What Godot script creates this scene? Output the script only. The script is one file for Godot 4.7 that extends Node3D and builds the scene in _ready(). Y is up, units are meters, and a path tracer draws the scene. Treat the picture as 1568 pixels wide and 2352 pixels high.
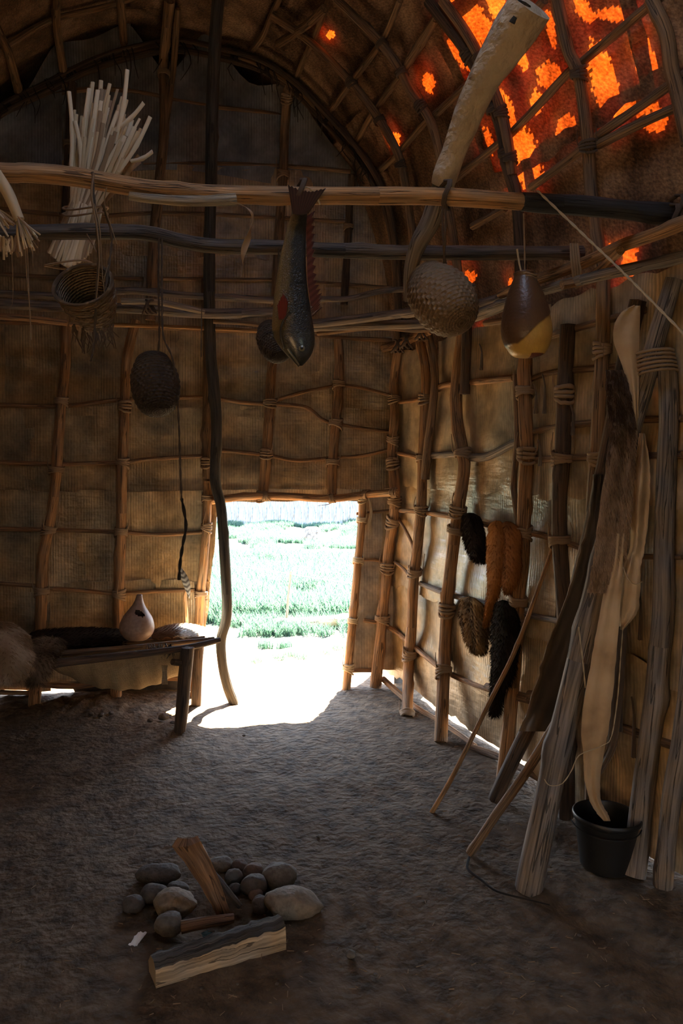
extends Node3D
# Inside a bark-covered longhouse: bent-pole frame, end wall with an open doorway, hanging stores, fire ring.

# ---------------------------------------------------------------- measures of the house
const FOCAL := 1800.0      # focal length for a frame 1568 x 2352
const LEVEL := 1060.0      # row of the eye level
const EYE := 1.65
const ORIGIN := Vector3(0.38, 0.0, -5.78)     # inner corner of end wall and side wall
const INWARD := Vector3(-0.944, 0.0, 0.33)    # from the side wall into the room
const ALONG := Vector3(0.33, 0.0, 0.944)      # along the house, away from the doorway
const WIDE := 3.4
const EAVE := 2.35
const RISE := 2.38
const LONG := 9.2
const BACK_N := Vector3(0.0995, 0.0, 0.995)   # end wall's normal into the room
const BACK_X := Vector3(0.995, 0.0, -0.0995)

var M := {}
var no_call: Callable
var taken := {}
var nz := FastNoiseLite.new()
var rng := RandomNumberGenerator.new()
var lash_meshes := []
var sun_from := Vector3.ZERO

class MB:
	var v := PackedVector3Array()
	var uv := PackedVector2Array()
	var c := PackedColorArray()
	var ix := PackedInt32Array()
	func vert(p: Vector3, t := Vector2.ZERO, col := Color.WHITE) -> int:
		v.append(p); uv.append(t); c.append(col)
		return v.size() - 1
	func tri(a: int, b: int, d: int) -> void:
		ix.append(a); ix.append(b); ix.append(d)
	func quad(a: int, b: int, d: int, e: int) -> void:
		ix.append_array(PackedInt32Array([a, b, d, a, d, e]))
	func moved(by: Vector3) -> void:
		for i in v.size():
			v[i] += by
	func low() -> Vector3:
		var lo := Vector3(1e9, 1e9, 1e9)
		var hi := -lo
		for p in v:
			lo = lo.min(p); hi = hi.max(p)
		return Vector3((lo.x + hi.x) / 2, lo.y, (lo.z + hi.z) / 2)
	func mesh() -> ArrayMesh:
		var n := PackedVector3Array()
		n.resize(v.size())
		for i in range(0, ix.size(), 3):
			var a := ix[i]
			var b := ix[i + 1]
			var d := ix[i + 2]
			var f := (v[d] - v[a]).cross(v[b] - v[a])
			n[a] += f; n[b] += f; n[d] += f
		for i in n.size():
			n[i] = n[i].normalized() if n[i].length_squared() > 1e-20 else Vector3.UP
		var arr := []
		arr.resize(Mesh.ARRAY_MAX)
		arr[Mesh.ARRAY_VERTEX] = v
		arr[Mesh.ARRAY_NORMAL] = n
		arr[Mesh.ARRAY_TEX_UV] = uv
		arr[Mesh.ARRAY_COLOR] = c
		arr[Mesh.ARRAY_INDEX] = ix
		var m := ArrayMesh.new()
		m.add_surface_from_arrays(Mesh.PRIMITIVE_TRIANGLES, arr)
		return m

# ---------------------------------------------------------------- places
func at(px: float, py: float, d: float) -> Vector3:
	return Vector3((px - 784.0) / FOCAL * d, EYE - (py - LEVEL) / FOCAL * d, -d)
func on_floor(px: float, py: float) -> Vector3:
	return at(px, py, EYE * FOCAL / (py - LEVEL))
func roof_y(s: float) -> float:
	var a := WIDE / 2
	return EAVE + RISE * sqrt(maxf(0.0, 1.0 - pow((s - a) / a, 2)))
func inside(p: Vector3, off: float) -> bool:
	var q := p - ORIGIN
	var s := q.dot(INWARD)
	if q.dot(BACK_N) < off or s < off or s > WIDE - off or p.y < 0.0:
		return false
	if p.y > EAVE:
		var a := WIDE / 2
		return pow((s - a) / (a - off), 2) + pow((p.y - EAVE) / (RISE - off), 2) < 1.0
	return true
func shell(px: float, py: float, off := 0.0) -> Vector3:
	# the point of the house's skin, off metres in from it, that lies in that direction from the eye
	var d := 0.8
	while d < 9.0 and inside(at(px, py, d), off):
		d += 0.06
	var lo := d - 0.06
	var hi := d
	for i in 12:
		var mid := (lo + hi) / 2
		if inside(at(px, py, mid), off):
			lo = mid
		else:
			hi = mid
	return at(px, py, lo)
func house(s: float, h: float, t: float) -> Vector3:
	return ORIGIN + INWARD * s + ALONG * t + Vector3(0, h, 0)
func skins(list: Array, off: float) -> Array:
	var out := []
	for p in list:
		out.append(shell(p[0], p[1], off + (p[2] if p.size() > 2 else 0.0)))
	return out
func spots(list: Array) -> Array:
	var out := []
	for p in list:
		out.append(at(p[0], p[1], p[2]))
	return out

# ---------------------------------------------------------------- nodes
func numbered(called: String) -> String:
	if not taken.has(called):
		taken[called] = 0
		return called
	taken[called] += 1
	return "%s_%03d" % [called, taken[called]]
func tag(o: Node3D, label := "", category := "", group := "", kind := "") -> Node3D:
	if label: o.set_meta("label", label)
	if category: o.set_meta("category", category)
	if group: o.set_meta("group", group)
	if kind: o.set_meta("kind", kind)
	return o
func thing(called: String, where: Vector3, label: String, category: String, group := "") -> Node3D:
	var o := Node3D.new()
	o.name = numbered(called)
	add_child(o)
	o.position = where
	return tag(o, label, category, group)
func setting(called: String, where := Vector3.ZERO) -> Node3D:
	var o := Node3D.new()
	o.name = called
	add_child(o)
	o.position = where
	o.set_meta("kind", "structure")
	return o
func obj(called: String, mb: MB, mat: Material, parent: Node3D = null) -> MeshInstance3D:
	# one named mesh; its origin is its own base
	var o := MeshInstance3D.new()
	var base := mb.low()
	mb.moved(-base)
	o.mesh = mb.mesh()
	o.material_override = null
	o.mesh.surface_set_material(0, mat)
	if parent == null:
		o.name = numbered(called)
		add_child(o)
		o.position = base
	else:
		o.name = called
		parent.add_child(o, true)
		var up := Vector3.ZERO
		var n: Node3D = parent
		while n != self:
			up += n.position
			n = n.get_parent()
		o.position = base - up
	return o
func copy_mesh(called: String, mesh: Mesh, mat: Material, tr: Transform3D, parent: Node3D) -> MeshInstance3D:
	var o := MeshInstance3D.new()
	o.mesh = mesh
	if mat: o.material_override = mat
	o.name = called
	parent.add_child(o, true)
	var up := Vector3.ZERO
	var n: Node3D = parent
	while n != self:
		up += n.position
		n = n.get_parent()
	o.transform = Transform3D(tr.basis, tr.origin - up)
	return o

# ---------------------------------------------------------------- shapes
func catmull(p: Array, step: float) -> Array:
	# [[point, fraction of the whole], ...]
	var out := []
	var n := p.size()
	for i in n - 1:
		var a: Vector3 = p[maxi(i - 1, 0)]
		var b: Vector3 = p[i]
		var c: Vector3 = p[i + 1]
		var d: Vector3 = p[mini(i + 2, n - 1)]
		var k := maxi(1, int(ceil(b.distance_to(c) / step)))
		for j in k:
			var t := float(j) / k
			out.append(b.cubic_interpolate(c, a, d, t))
	out.append(p[n - 1])
	return out
func tube(mb: MB, ctrl: Array, r0: float, r1: float, sides := 10, step := 0.04, rough := 0.08, cap := 0.15, col := Color.WHITE, flat := 1.0, knots := true) -> void:
	var p := catmull(ctrl, step)
	var n := p.size()
	var seedv := rng.randf() * 100.0
	var kn := []
	var total := 0.0
	for i in n - 1:
		total += p[i].distance_to(p[i + 1])
	if knots:
		for i in int(total / 0.45) + 1:
			kn.append([rng.randf() * total, rng.randf() * TAU, rng.randf_range(0.15, 0.4)])
	var tang: Vector3 = (p[1] - p[0]).normalized()
	var side := tang.cross(Vector3(0.3, 0.1, 1.0)).normalized()
	var run := 0.0
	var v_off := rng.randf()
	var first := mb.v.size()
	for i in n:
		var t2: Vector3 = (p[mini(i + 1, n - 1)] - p[maxi(i - 1, 0)]).normalized()
		side = (side - t2 * side.dot(t2)).normalized()
		var up := t2.cross(side)
		if i > 0:
			run += p[i].distance_to(p[i - 1])
		var f := float(i) / (n - 1)
		var r := lerpf(r0, r1, f)
		for k in sides + 1:
			var an := TAU * k / sides
			var ca := cos(an)
			var sa := sin(an)
			var w := 1.0 + rough * (nz.get_noise_3d(ca * 30.0 + seedv, sa * 30.0, run * 260.0) + 0.8 * nz.get_noise_2d(run * 120.0, seedv * 7.0))
			for q in kn:
				var dd: float = (run - q[0]) / (r * 1.1)
				if absf(dd) < 3.0:
					w += q[2] * exp(-dd * dd) * maxf(0.0, cos(an - q[1])) ** 3
			mb.vert(p[i] + (side * ca * flat + up * sa) * r * w, Vector2(float(k) / sides, run * 0.5 + v_off), col)
	var row := sides + 1
	for i in n - 1:
		for k in sides:
			var a := first + i * row + k
			mb.quad(a, a + 1, a + row + 1, a + row)
	for e in 2:
		var i := 0 if e == 0 else n - 1
		var dir: Vector3 = (p[0] - p[1]).normalized() if e == 0 else (p[n - 1] - p[n - 2]).normalized()
		var ring := []
		for k in sides:
			var q := mb.v[first + i * row + k]
			ring.append(mb.vert(q, Vector2(0.5 + 0.3 * cos(TAU * k / sides), 0.5 + 0.3 * sin(TAU * k / sides)), col))
		var mid := mb.vert(p[i] + dir * (r0 if e == 0 else r1) * cap, Vector2(0.5, 0.5), col)
		for k in sides:
			if e == 0:
				mb.tri(mid, ring[(k + 1) % sides], ring[k])
			else:
				mb.tri(mid, ring[k], ring[(k + 1) % sides])
func grid(mb: MB, nu: int, nv: int, place: Callable, keep : Callable = no_call) -> void:
	# place(u, v) -> [point, uv, colour]
	var first := mb.v.size()
	for j in nv + 1:
		for i in nu + 1:
			var r: Array = place.call(float(i) / nu, float(j) / nv)
			mb.vert(r[0], r[1], r[2] if r.size() > 2 else Color.WHITE)
	for j in nv:
		for i in nu:
			if keep.is_valid() and not keep.call((i + 0.5) / nu, (j + 0.5) / nv):
				continue
			var a := first + j * (nu + 1) + i
			mb.quad(a, a + 1, a + nu + 2, a + nu + 1)
func slab(mb: MB, nu: int, nv: int, place: Callable, thick: float) -> void:
	# a sheet with thickness: place(u, v) -> [point, uv, colour]; the second face lies thick behind along the sheet's normal
	var first := mb.v.size()
	grid(mb, nu, nv, place)
	var count := mb.v.size() - first
	var row := nu + 1
	var back := []
	for j in nv + 1:
		for i in row:
			var a := mb.v[first + j * row + mini(i + 1, nu)] - mb.v[first + j * row + maxi(i - 1, 0)]
			var b := mb.v[first + mini(j + 1, nv) * row + i] - mb.v[first + maxi(j - 1, 0) * row + i]
			back.append(mb.v[first + j * row + i] + a.cross(b).normalized() * thick)
	for k in count:
		mb.vert(back[k], mb.uv[first + k], mb.c[first + k])
	for j in nv:
		for i in nu:
			var a := first + count + j * row + i
			mb.quad(a, a + row, a + row + 1, a + 1)
	var edge := []
	for i in nu: edge.append(i)
	for j in nv: edge.append(j * row + nu)
	for i in nu: edge.append(nv * row + nu - i)
	for j in nv: edge.append((nv - j) * row)
	for k in edge.size():
		var a: int = edge[k]
		var b: int = edge[(k + 1) % edge.size()]
		var q := []
		for w in [first + a, first + b, first + count + b, first + count + a]:
			q.append(mb.vert(mb.v[w], mb.uv[w], mb.c[w]))
		mb.quad(q[0], q[3], q[2], q[1])
func lathe(mb: MB, prof: Array, tr: Transform3D, sides: int, look : Callable = no_call) -> void:
	# prof: [radius, height]; look(angle fraction, row fraction, point) -> [radius factor, colour]
	var n := prof.size()
	var first := mb.v.size()
	for j in n:
		for k in sides + 1:
			var an := TAU * k / sides
			var r: float = prof[j][0]
			var p := Vector3(cos(an) * r, prof[j][1], sin(an) * r)
			var col := Color.WHITE
			if look.is_valid():
				var l: Array = look.call(float(k % sides) / sides, float(j) / (n - 1), p)
				p.x *= l[0]; p.z *= l[0]
				col = l[1]
			mb.vert(tr * p, Vector2(float(k) / sides, float(j) / (n - 1)), col)
	for j in n - 1:
		for k in sides:
			var a := first + j * (sides + 1) + k
			mb.quad(a, a + sides + 1, a + sides + 2, a + 1)
func smooth_profile(p: Array, per: int) -> Array:
	var out := []
	for i in p.size() - 1:
		var a = p[maxi(i - 1, 0)]
		var b = p[i]
		var c = p[i + 1]
		var d = p[mini(i + 2, p.size() - 1)]
		for j in per:
			var t := float(j) / per
			out.append([maxf(0.0005, cubic_interpolate(b[0], c[0], a[0], d[0], t)), cubic_interpolate(b[1], c[1], a[1], d[1], t)])
	out.append(p[p.size() - 1])
	return out
func aim(from: Vector3, to: Vector3) -> Basis:
	# y runs from -> to
	var y := (to - from).normalized()
	var x := y.cross(Vector3(0, 0, 1)).normalized() if absf(y.z) < 0.95 else Vector3(1, 0, 0)
	x = (x - y * x.dot(y)).normalized()
	return Basis(x, y, x.cross(y))

func pole(called: String, pts: Array, r0: float, r1: float, mat: Material, parent: Node3D = null, lash := [], lash_mat: Material = null) -> MeshInstance3D:
	var mb := MB.new()
	tube(mb, pts, r0, r1, 10 if r0 < 0.06 else 14, 0.045)
	var o := obj(called, mb, mat, parent)
	for l in lash:
		tie(pts, l, lerpf(r0, r1, float(l) / (pts.size() - 1)), o, lash_mat)
	return o
func tie(pts: Array, where: float, r: float, parent: Node3D, mat: Material = null) -> void:
	var i := clampi(int(floor(where)), 0, pts.size() - 2)
	var p: Vector3 = pts[i].lerp(pts[i + 1], where - i)
	var b := aim(pts[i], pts[i + 1])
	var k := r * rng.randf_range(1.12, 1.25)
	b = b.rotated(b.y, rng.randf() * TAU)
	b.x *= k; b.z *= k
	b.y *= r * rng.randf_range(1.2, 1.7)
	copy_mesh("lashing", lash_meshes[rng.randi() % lash_meshes.size()], mat if mat else M.cord, Transform3D(b, p), parent)
func make_lashings() -> void:
	for variant in 4:
		var mb := MB.new()
		for turn in [[0.0, 0.0], [0.28, 0.1], [-0.3, -0.08], [0.55, 0.35], [-0.1, -0.4]]:
			var pts := []
			for k in 15:
				var an := TAU * k / 14.0
				pts.append(Vector3(cos(an), turn[0] + turn[1] * sin(an + variant) + rng.randf_range(-0.05, 0.05), sin(an)) * Vector3(1.03, 1, 1.03))
			tube(mb, pts, 0.16, 0.16, 6, 0.4, 0.0, 0.1, Color.WHITE, 1.0, false)
		for tail in 1 + variant % 2:
			var an := rng.randf() * TAU
			var out := Vector3(cos(an), 0, sin(an))
			tube(mb, [out, out * 1.25 + Vector3(0, -0.3, 0), out * 1.3 + Vector3(0.1, -0.9, 0), out * 1.2 + Vector3(0.2, -1.5 - variant * 0.3, 0.1)], 0.1, 0.05, 5, 0.4, 0.0, 0.1, Color.WHITE, 1.0, false)
		lash_meshes.append(mb.mesh())

# ---------------------------------------------------------------- textures and materials
func picture(w: int, h: int, f: Callable) -> ImageTexture:
	var data := PackedByteArray()
	data.resize(w * h * 3)
	var k := 0
	for y in h:
		for x in w:
			var c: Color = f.call(x, y)
			data[k] = clampi(int(c.r * 255.0), 0, 255)
			data[k + 1] = clampi(int(c.g * 255.0), 0, 255)
			data[k + 2] = clampi(int(c.b * 255.0), 0, 255)
			k += 3
	return ImageTexture.create_from_image(Image.create_from_data(w, h, false, Image.FORMAT_RGB8, data))
func grey_of(t: ImageTexture) -> ImageTexture:
	var im := t.get_image().duplicate() as Image
	im.convert(Image.FORMAT_L8)
	return ImageTexture.create_from_image(im)
func noise_tex(freq: float, seedv: int, octaves := 4, ramp: Array = [], ridged := false, size := 512) -> NoiseTexture2D:
	var n := FastNoiseLite.new()
	n.seed = seedv
	n.frequency = freq
	n.noise_type = FastNoiseLite.TYPE_SIMPLEX_SMOOTH
	n.fractal_type = FastNoiseLite.FRACTAL_RIDGED if ridged else FastNoiseLite.FRACTAL_FBM
	n.fractal_octaves = octaves
	var t := NoiseTexture2D.new()
	t.width = size
	t.height = size
	t.seamless = true
	t.noise = n
	if ramp:
		var g := Gradient.new()
		g.offsets = PackedFloat32Array(ramp.map(func(e): return e[0]))
		g.colors = PackedColorArray(ramp.map(func(e): return e[1]))
		t.color_ramp = g
	return t
func mat(albedo: Color, rough := 0.85, tex: Texture2D = null, bump: Texture2D = null, bump_cm := 0.0, tri := 0.0) -> StandardMaterial3D:
	var m := StandardMaterial3D.new()
	m.albedo_color = albedo
	m.roughness = rough
	m.cull_mode = BaseMaterial3D.CULL_DISABLED
	if tex: m.albedo_texture = tex
	if bump:
		m.heightmap_enabled = true
		m.heightmap_texture = bump
		m.heightmap_scale = bump_cm
	if tri > 0.0:
		m.uv1_triplanar = true
		m.uv1_scale = Vector3.ONE * tri
	return m
func lin(r: float, g: float, b: float) -> Color:
	return Color(r, g, b).linear_to_srgb()
func vmat(rough := 0.8, bump: Texture2D = null, bump_cm := 0.0, tri := 0.0) -> StandardMaterial3D:
	var m := mat(Color.WHITE, rough, null, bump, bump_cm, tri)
	m.vertex_color_use_as_albedo = true
	return m
func make_materials() -> void:
	var wood := picture(256, 1024, func(x: int, y: int):
		var an := TAU * x / 256.0
		var cx := cos(an)
		var sx := sin(an)
		var fine := nz.get_noise_3d(cx * 420.0, sx * 420.0, y * 0.55)
		var mid := nz.get_noise_3d(cx * 120.0 + 900.0, sx * 120.0, y * 0.5)
		var blot := nz.get_noise_3d(cx * 40.0, sx * 40.0 + 500.0, y * 1.1)
		var crack := clampf((absf(nz.get_noise_3d(cx * 90.0, sx * 90.0 - 800.0, y * 0.18)) - 0.012) * 40.0, 0.55, 1.0)
		var k := (0.74 + 0.26 * fine + 0.22 * mid) * crack
		return Color(k * (1.0 + 0.12 * blot), k * (1.0 + 0.04 * blot), k * (1.0 - 0.10 * blot)))
	var wood_h := grey_of(wood)
	for e in [["warm", lin(0.58, 0.30, 0.125)], ["gold", lin(0.80, 0.42, 0.175)], ["mid", lin(0.40, 0.235, 0.12)], ["dark", lin(0.16, 0.095, 0.055)], ["grey", lin(0.36, 0.285, 0.225)], ["slate", lin(0.20, 0.152, 0.118)], ["pale", lin(0.66, 0.52, 0.36)], ["char", lin(0.05, 0.05, 0.055)], ["bark", lin(0.11, 0.092, 0.07)]]:
		M[e[0]] = mat(e[1], 0.78, wood, wood_h, 0.6)
	M.drift = mat(lin(0.68, 0.54, 0.385), 0.8, noise_tex(0.006, 41, 6, [[0.0, Color(0.74, 0.7, 0.65)], [0.4, Color(0.9, 0.88, 0.85)], [1.0, Color(1, 1, 1)]]), noise_tex(0.02, 42, 6), 2.0, 2.0)
	# moulded bark sheets: fine upright ribs, stains, ripples
	var ribs := PackedFloat32Array()
	for x in 1024:
		ribs.append(sin(x / 1024.0 * TAU * 104.0 + 2.5 * nz.get_noise_1d(x * 1.3)) * (0.6 + 0.5 * nz.get_noise_1d(x * 3.0 + 999.0)) + 0.5 * nz.get_noise_1d(x * 9.0))
	var sheet := picture(1024, 1024, func(x: int, y: int):
		var stain := nz.get_noise_2d(x * 0.55, y * 0.55) + 0.5 * nz.get_noise_2d(x * 1.8 + 3000.0, y * 1.4)
		var speck := nz.get_noise_2d(x * 9.0, y * 4.0 + 700.0)
		var amp := clampf(0.55 + 0.9 * nz.get_noise_2d(x * 0.5 + 2000.0, y * 0.4), 0.1, 1.0)
		var k := 0.74 + 0.13 * ribs[x] * amp + 0.22 * stain + 0.06 * speck
		var warm := 0.06 * nz.get_noise_2d(x * 0.4 - 900.0, y * 0.4)
		return Color(k + warm, k, k - warm * 1.4))
	var sheet_h := picture(1024, 1024, func(x: int, y: int):
		var rip := nz.get_noise_2d(x * 1.0 + 100.0 * nz.get_noise_2d(x * 0.3, y * 0.3), y * 4.5)
		var k := 0.5 + 0.09 * ribs[x] + 0.30 * rip + 0.1 * nz.get_noise_2d(x * 6.0, y * 6.0)
		return Color(k, k, k))
	M.sheet = mat(lin(0.66, 0.44, 0.215), 0.32, sheet, sheet_h, 0.8)
	M.sheet_side = mat(lin(0.80, 0.59, 0.345), 0.34, sheet, sheet_h, 0.45)
	M.sheet_grey = mat(lin(0.34, 0.33, 0.315), 0.55, sheet, sheet_h, 0.4)
	var amber := picture(1024, 1024, func(x: int, y: int):
		var rip := nz.get_noise_2d((x + y * 0.6) * 5.0, (y - x * 0.6) * 12.0) + 0.6 * nz.get_noise_2d((x + y * 0.7) * 11.0 + 900.0, (y - x * 0.6) * 24.0)
		var stain := nz.get_noise_2d(x * 0.45 + 4000.0, y * 0.45) + 0.5 * nz.get_noise_2d(x * 1.6, y * 1.2 + 2500.0)
		var k := clampf(0.68 + 0.24 * rip + 0.32 * stain, 0.25, 1.0)
		return Color(k, k * (0.86 + 0.14 * k), k * (0.8 + 0.2 * k)))
	M.sheet_roof = mat(lin(0.52, 0.35, 0.21), 0.42, amber, sheet_h, 0.8)
	M.sheet_roof.backlight_enabled = true
	M.sheet_roof.backlight = lin(0.26, 0.055, 0.006)
	M.sheet_thin = mat(lin(0.50, 0.26, 0.12), 0.6, amber)
	M.sheet_thin.backlight_enabled = true
	M.sheet_thin.backlight = lin(1.0, 0.30, 0.06)
	for k in ["sheet", "sheet_side"]:
		M[k].backlight_enabled = true
		M[k].backlight = lin(0.10, 0.045, 0.012)
	M.skin = mat(lin(0.10, 0.085, 0.07), 0.9, noise_tex(0.02, 5, 4, [[0.0, Color(0.5, 0.5, 0.5)], [1.0, Color(1, 1, 1)]]), null, 0.0, 0.8)
	# earth
	var dirt := noise_tex(0.012, 11, 6, [[0.0, Color(0.50, 0.47, 0.43)], [0.42, Color(0.74, 0.70, 0.64)], [0.6, Color(0.84, 0.80, 0.74)], [1.0, Color(1.0, 0.97, 0.93)]], false, 1024)
	var dirt_h := noise_tex(0.03, 12, 6, [], false, 1024)
	M.dirt = mat(lin(0.19, 0.136, 0.086), 0.95, dirt, dirt_h, 1.1, 0.7)
	M.dirt.uv1_world_triplanar = true
	M.yard = mat(lin(0.085, 0.09, 0.083), 0.95, noise_tex(0.01, 13, 5, [[0.0, Color(0.26, 0.46, 0.38)], [0.5, Color(0.36, 0.56, 0.46)], [0.58, Color(0.9, 0.9, 0.86)], [1.0, Color(1, 0.98, 0.95)]]), dirt_h, 3.0, 0.3)
	M.yard.uv1_world_triplanar = true
	M.grass = mat(lin(0.021, 0.060, 0.040), 0.6)
	M.grass.backlight_enabled = true
	M.grass.backlight = lin(0.04, 0.09, 0.06)
	M.grass_pale = mat(lin(0.55, 0.62, 0.36), 0.7)
	M.fence = mat(lin(0.46, 0.48, 0.48), 0.9, wood, wood_h, 0.5)
	# small goods
	M.cord = mat(lin(0.27, 0.175, 0.10), 0.9)
	M.cord_dark = mat(lin(0.085, 0.058, 0.04), 0.9)
	M.twine = mat(lin(0.45, 0.35, 0.22), 0.9)
	M.vine = mat(lin(0.06, 0.042, 0.03), 0.95, wood, wood_h, 0.6)
	M.straw = mat(lin(0.62, 0.46, 0.28), 0.7)
	M.straw_pale = mat(lin(0.74, 0.60, 0.42), 0.65)
	M.straw_brown = mat(lin(0.33, 0.21, 0.12), 0.75)
	var twine := picture(512, 512, func(x: int, y: int):
		var row := y / 512.0 * 26.0
		var col := x / 512.0 * 30.0 + 0.5 * fmod(floor(row), 2.0) + 0.25 * nz.get_noise_2d(x * 3.0, y * 3.0)
		var k := absf(sin(row * PI)) * (0.35 + 0.65 * absf(sin(col * PI))) * (0.85 + 0.3 * nz.get_noise_2d(x * 8.0, floor(row) * 90.0))
		return Color(k, k, k))
	M.weave = mat(lin(0.25, 0.155, 0.082), 0.7, null, twine, 1.2)
	M.weave_dark = mat(lin(0.075, 0.05, 0.033), 0.7, null, twine, 1.2)
	M.gourd = mat(lin(0.42, 0.27, 0.19), 0.5, noise_tex(0.02, 21, 4, [[0.0, Color(0.75, 0.72, 0.7)], [1.0, Color(1, 1, 1)]]), null, 0.0, 3.0)
	M.bucket = mat(lin(0.011, 0.011, 0.011), 0.42, null, noise_tex(0.1, 22, 3), 0.05, 6.0)
	M.paper = mat(lin(0.75, 0.72, 0.68), 0.8)
	M.paint = vmat(0.75)
	M.glossy = vmat(0.28)
	M.glossy.clearcoat_enabled = true
	M.glossy.clearcoat = 0.6
	M.glossy.clearcoat_roughness = 0.2
	M.ham = vmat(0.38, noise_tex(0.03, 23, 4), 0.15, 4.0)
	M.fur = vmat(0.95)
	M.fur.metallic_specular = 0.15
	var suede := noise_tex(0.008, 24, 5, [[0.0, Color(0.72, 0.66, 0.6)], [0.4, Color(0.9, 0.87, 0.83)], [1.0, Color(1, 1, 1)]])
	M.hide = mat(lin(0.62, 0.46, 0.29), 0.9, suede, noise_tex(0.02, 25, 5), 0.12, 1.0)
	var weave := picture(256, 256, func(x: int, y: int):
		var k := 0.72 + 0.2 * sin(x / 256.0 * TAU * 32.0) * sin(y / 256.0 * TAU * 32.0) + 0.12 * nz.get_noise_2d(x * 12.0, y * 1.0) + 0.12 * nz.get_noise_2d(x * 1.0, y * 12.0 + 500.0)
		return Color(k, k, k))
	M.burlap = mat(lin(0.78, 0.56, 0.30), 0.95, weave, weave, 0.3, 5.0)
	M.burlap.backlight_enabled = true
	M.burlap.backlight = lin(0.3, 0.25, 0.17)
	var stone := noise_tex(0.03, 26, 5, [[0.0, Color(0.62, 0.6, 0.58)], [0.5, Color(0.86, 0.85, 0.83)], [1.0, Color(1, 1, 1)]])
	var stone_h := noise_tex(0.06, 27, 5)
	for e in [["stone_tan", lin(0.31, 0.24, 0.17)], ["stone_grey", lin(0.20, 0.17, 0.138)], ["stone_dark", lin(0.115, 0.092, 0.074)], ["stone_red", lin(0.21, 0.135, 0.10)]]:
		M[e[0]] = mat(e[1], 0.85, stone, stone_h, 0.3, 2.0)
	M.split = mat(lin(0.70, 0.50, 0.30), 0.8, wood, wood_h, 0.4)
	M.split_red = mat(lin(0.45, 0.24, 0.12), 0.8, wood, wood_h, 0.5)
	M.bark_grey = mat(lin(0.17, 0.14, 0.11), 0.95, wood, wood_h, 1.2)

# ---------------------------------------------------------------- the house
const ARC := 6.5
const TOP := EAVE + ARC / 2
func vault(q: float, off: float) -> Vector2:
	var a := WIDE / 2
	if q < EAVE:
		return Vector2(off, q)
	if q < EAVE + ARC:
		var th := (q - EAVE) / ARC * PI
		return Vector2(a - (a - off) * cos(th), EAVE + (RISE - off) * sin(th))
	return Vector2(WIDE - off, EAVE - (q - EAVE - ARC))
func side_at(t: float, q: float, off: float) -> Vector3:
	var w := vault(q, off)
	return house(w.x, w.y, t)
func back_at(x: float, h: float, off: float) -> Vector3:
	# x metres along the end wall from the inner corner towards the doorway (negative)
	return ORIGIN + BACK_X * x + BACK_N * off + Vector3(0, h, 0)
func past_gable(t: float, q: float) -> bool:
	# where the inner roof sheets stop: at the smoke holes and a hand's breadth beyond the gable
	return smoke_hole(t, q) or (side_at(t, q, 0.0) - ORIGIN).dot(BACK_N) < -0.42
func smoke_hole(t: float, q: float) -> bool:
	return absf(q - TOP) < 0.40 and absf(t - 4.0) < 0.45
func sheet(parent: Node3D, place: Callable, a0: float, a1: float, b0: float, b1: float, m: Material, off: float, tilt := 0.0, bulge := 0.02, ragged := 0.02, thick := 0.004, shape : Callable = no_call, cut : Callable = no_call, called := "bark_sheet") -> MeshInstance3D:
	var mb := MB.new()
	var nx := maxi(4, int((a1 - a0) / 0.06))
	var ny := maxi(4, int((b1 - b0) / 0.06))
	var ox := rng.randf() * maxf(0.0, 2.0 - (a1 - a0))
	var oy := rng.randf() * maxf(0.0, 2.0 - (b1 - b0))
	var sd := rng.randf() * 500.0
	var f := func(u: float, w: float) -> Array:
		var a := lerpf(a0, a1, u)
		var b := lerpf(b0, b1, w)
		if shape.is_valid():
			var ab: Vector2 = shape.call(a, b, u, w)
			a = ab.x; b = ab.y
		a += ragged * 0.6 * nz.get_noise_2d(b * 400.0 + sd, u * 900.0) * (1.0 if u < 0.01 or u > 0.99 else 0.0)
		b += ragged * (nz.get_noise_2d(a * 300.0 + sd, w * 900.0) + 0.6 * nz.get_noise_2d(a * 1800.0, sd)) * (1.0 if w < 0.01 or w > 0.99 else 0.0)
		var o := off + tilt * (w - 0.5) + bulge * (nz.get_noise_2d(a * 130.0 + sd, b * 110.0) + 0.35 * nz.get_noise_2d(a * 420.0 + sd, b * 330.0))
		return [place.call(a, b, o), Vector2((a - a0 + ox) / 2.0, (b1 - b + oy) / 2.0)]
	if thick > 0.0 and not cut.is_valid():
		slab(mb, nx, ny, f, thick)
	else:
		var keep := func(u: float, w: float) -> bool: return not (cut.is_valid() and cut.call(lerpf(a0, a1, u), lerpf(b0, b1, w)))
		grid(mb, nx, ny, f, keep)
	if mb.ix.is_empty():
		return null
	return obj(called, mb, m, parent)

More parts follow.
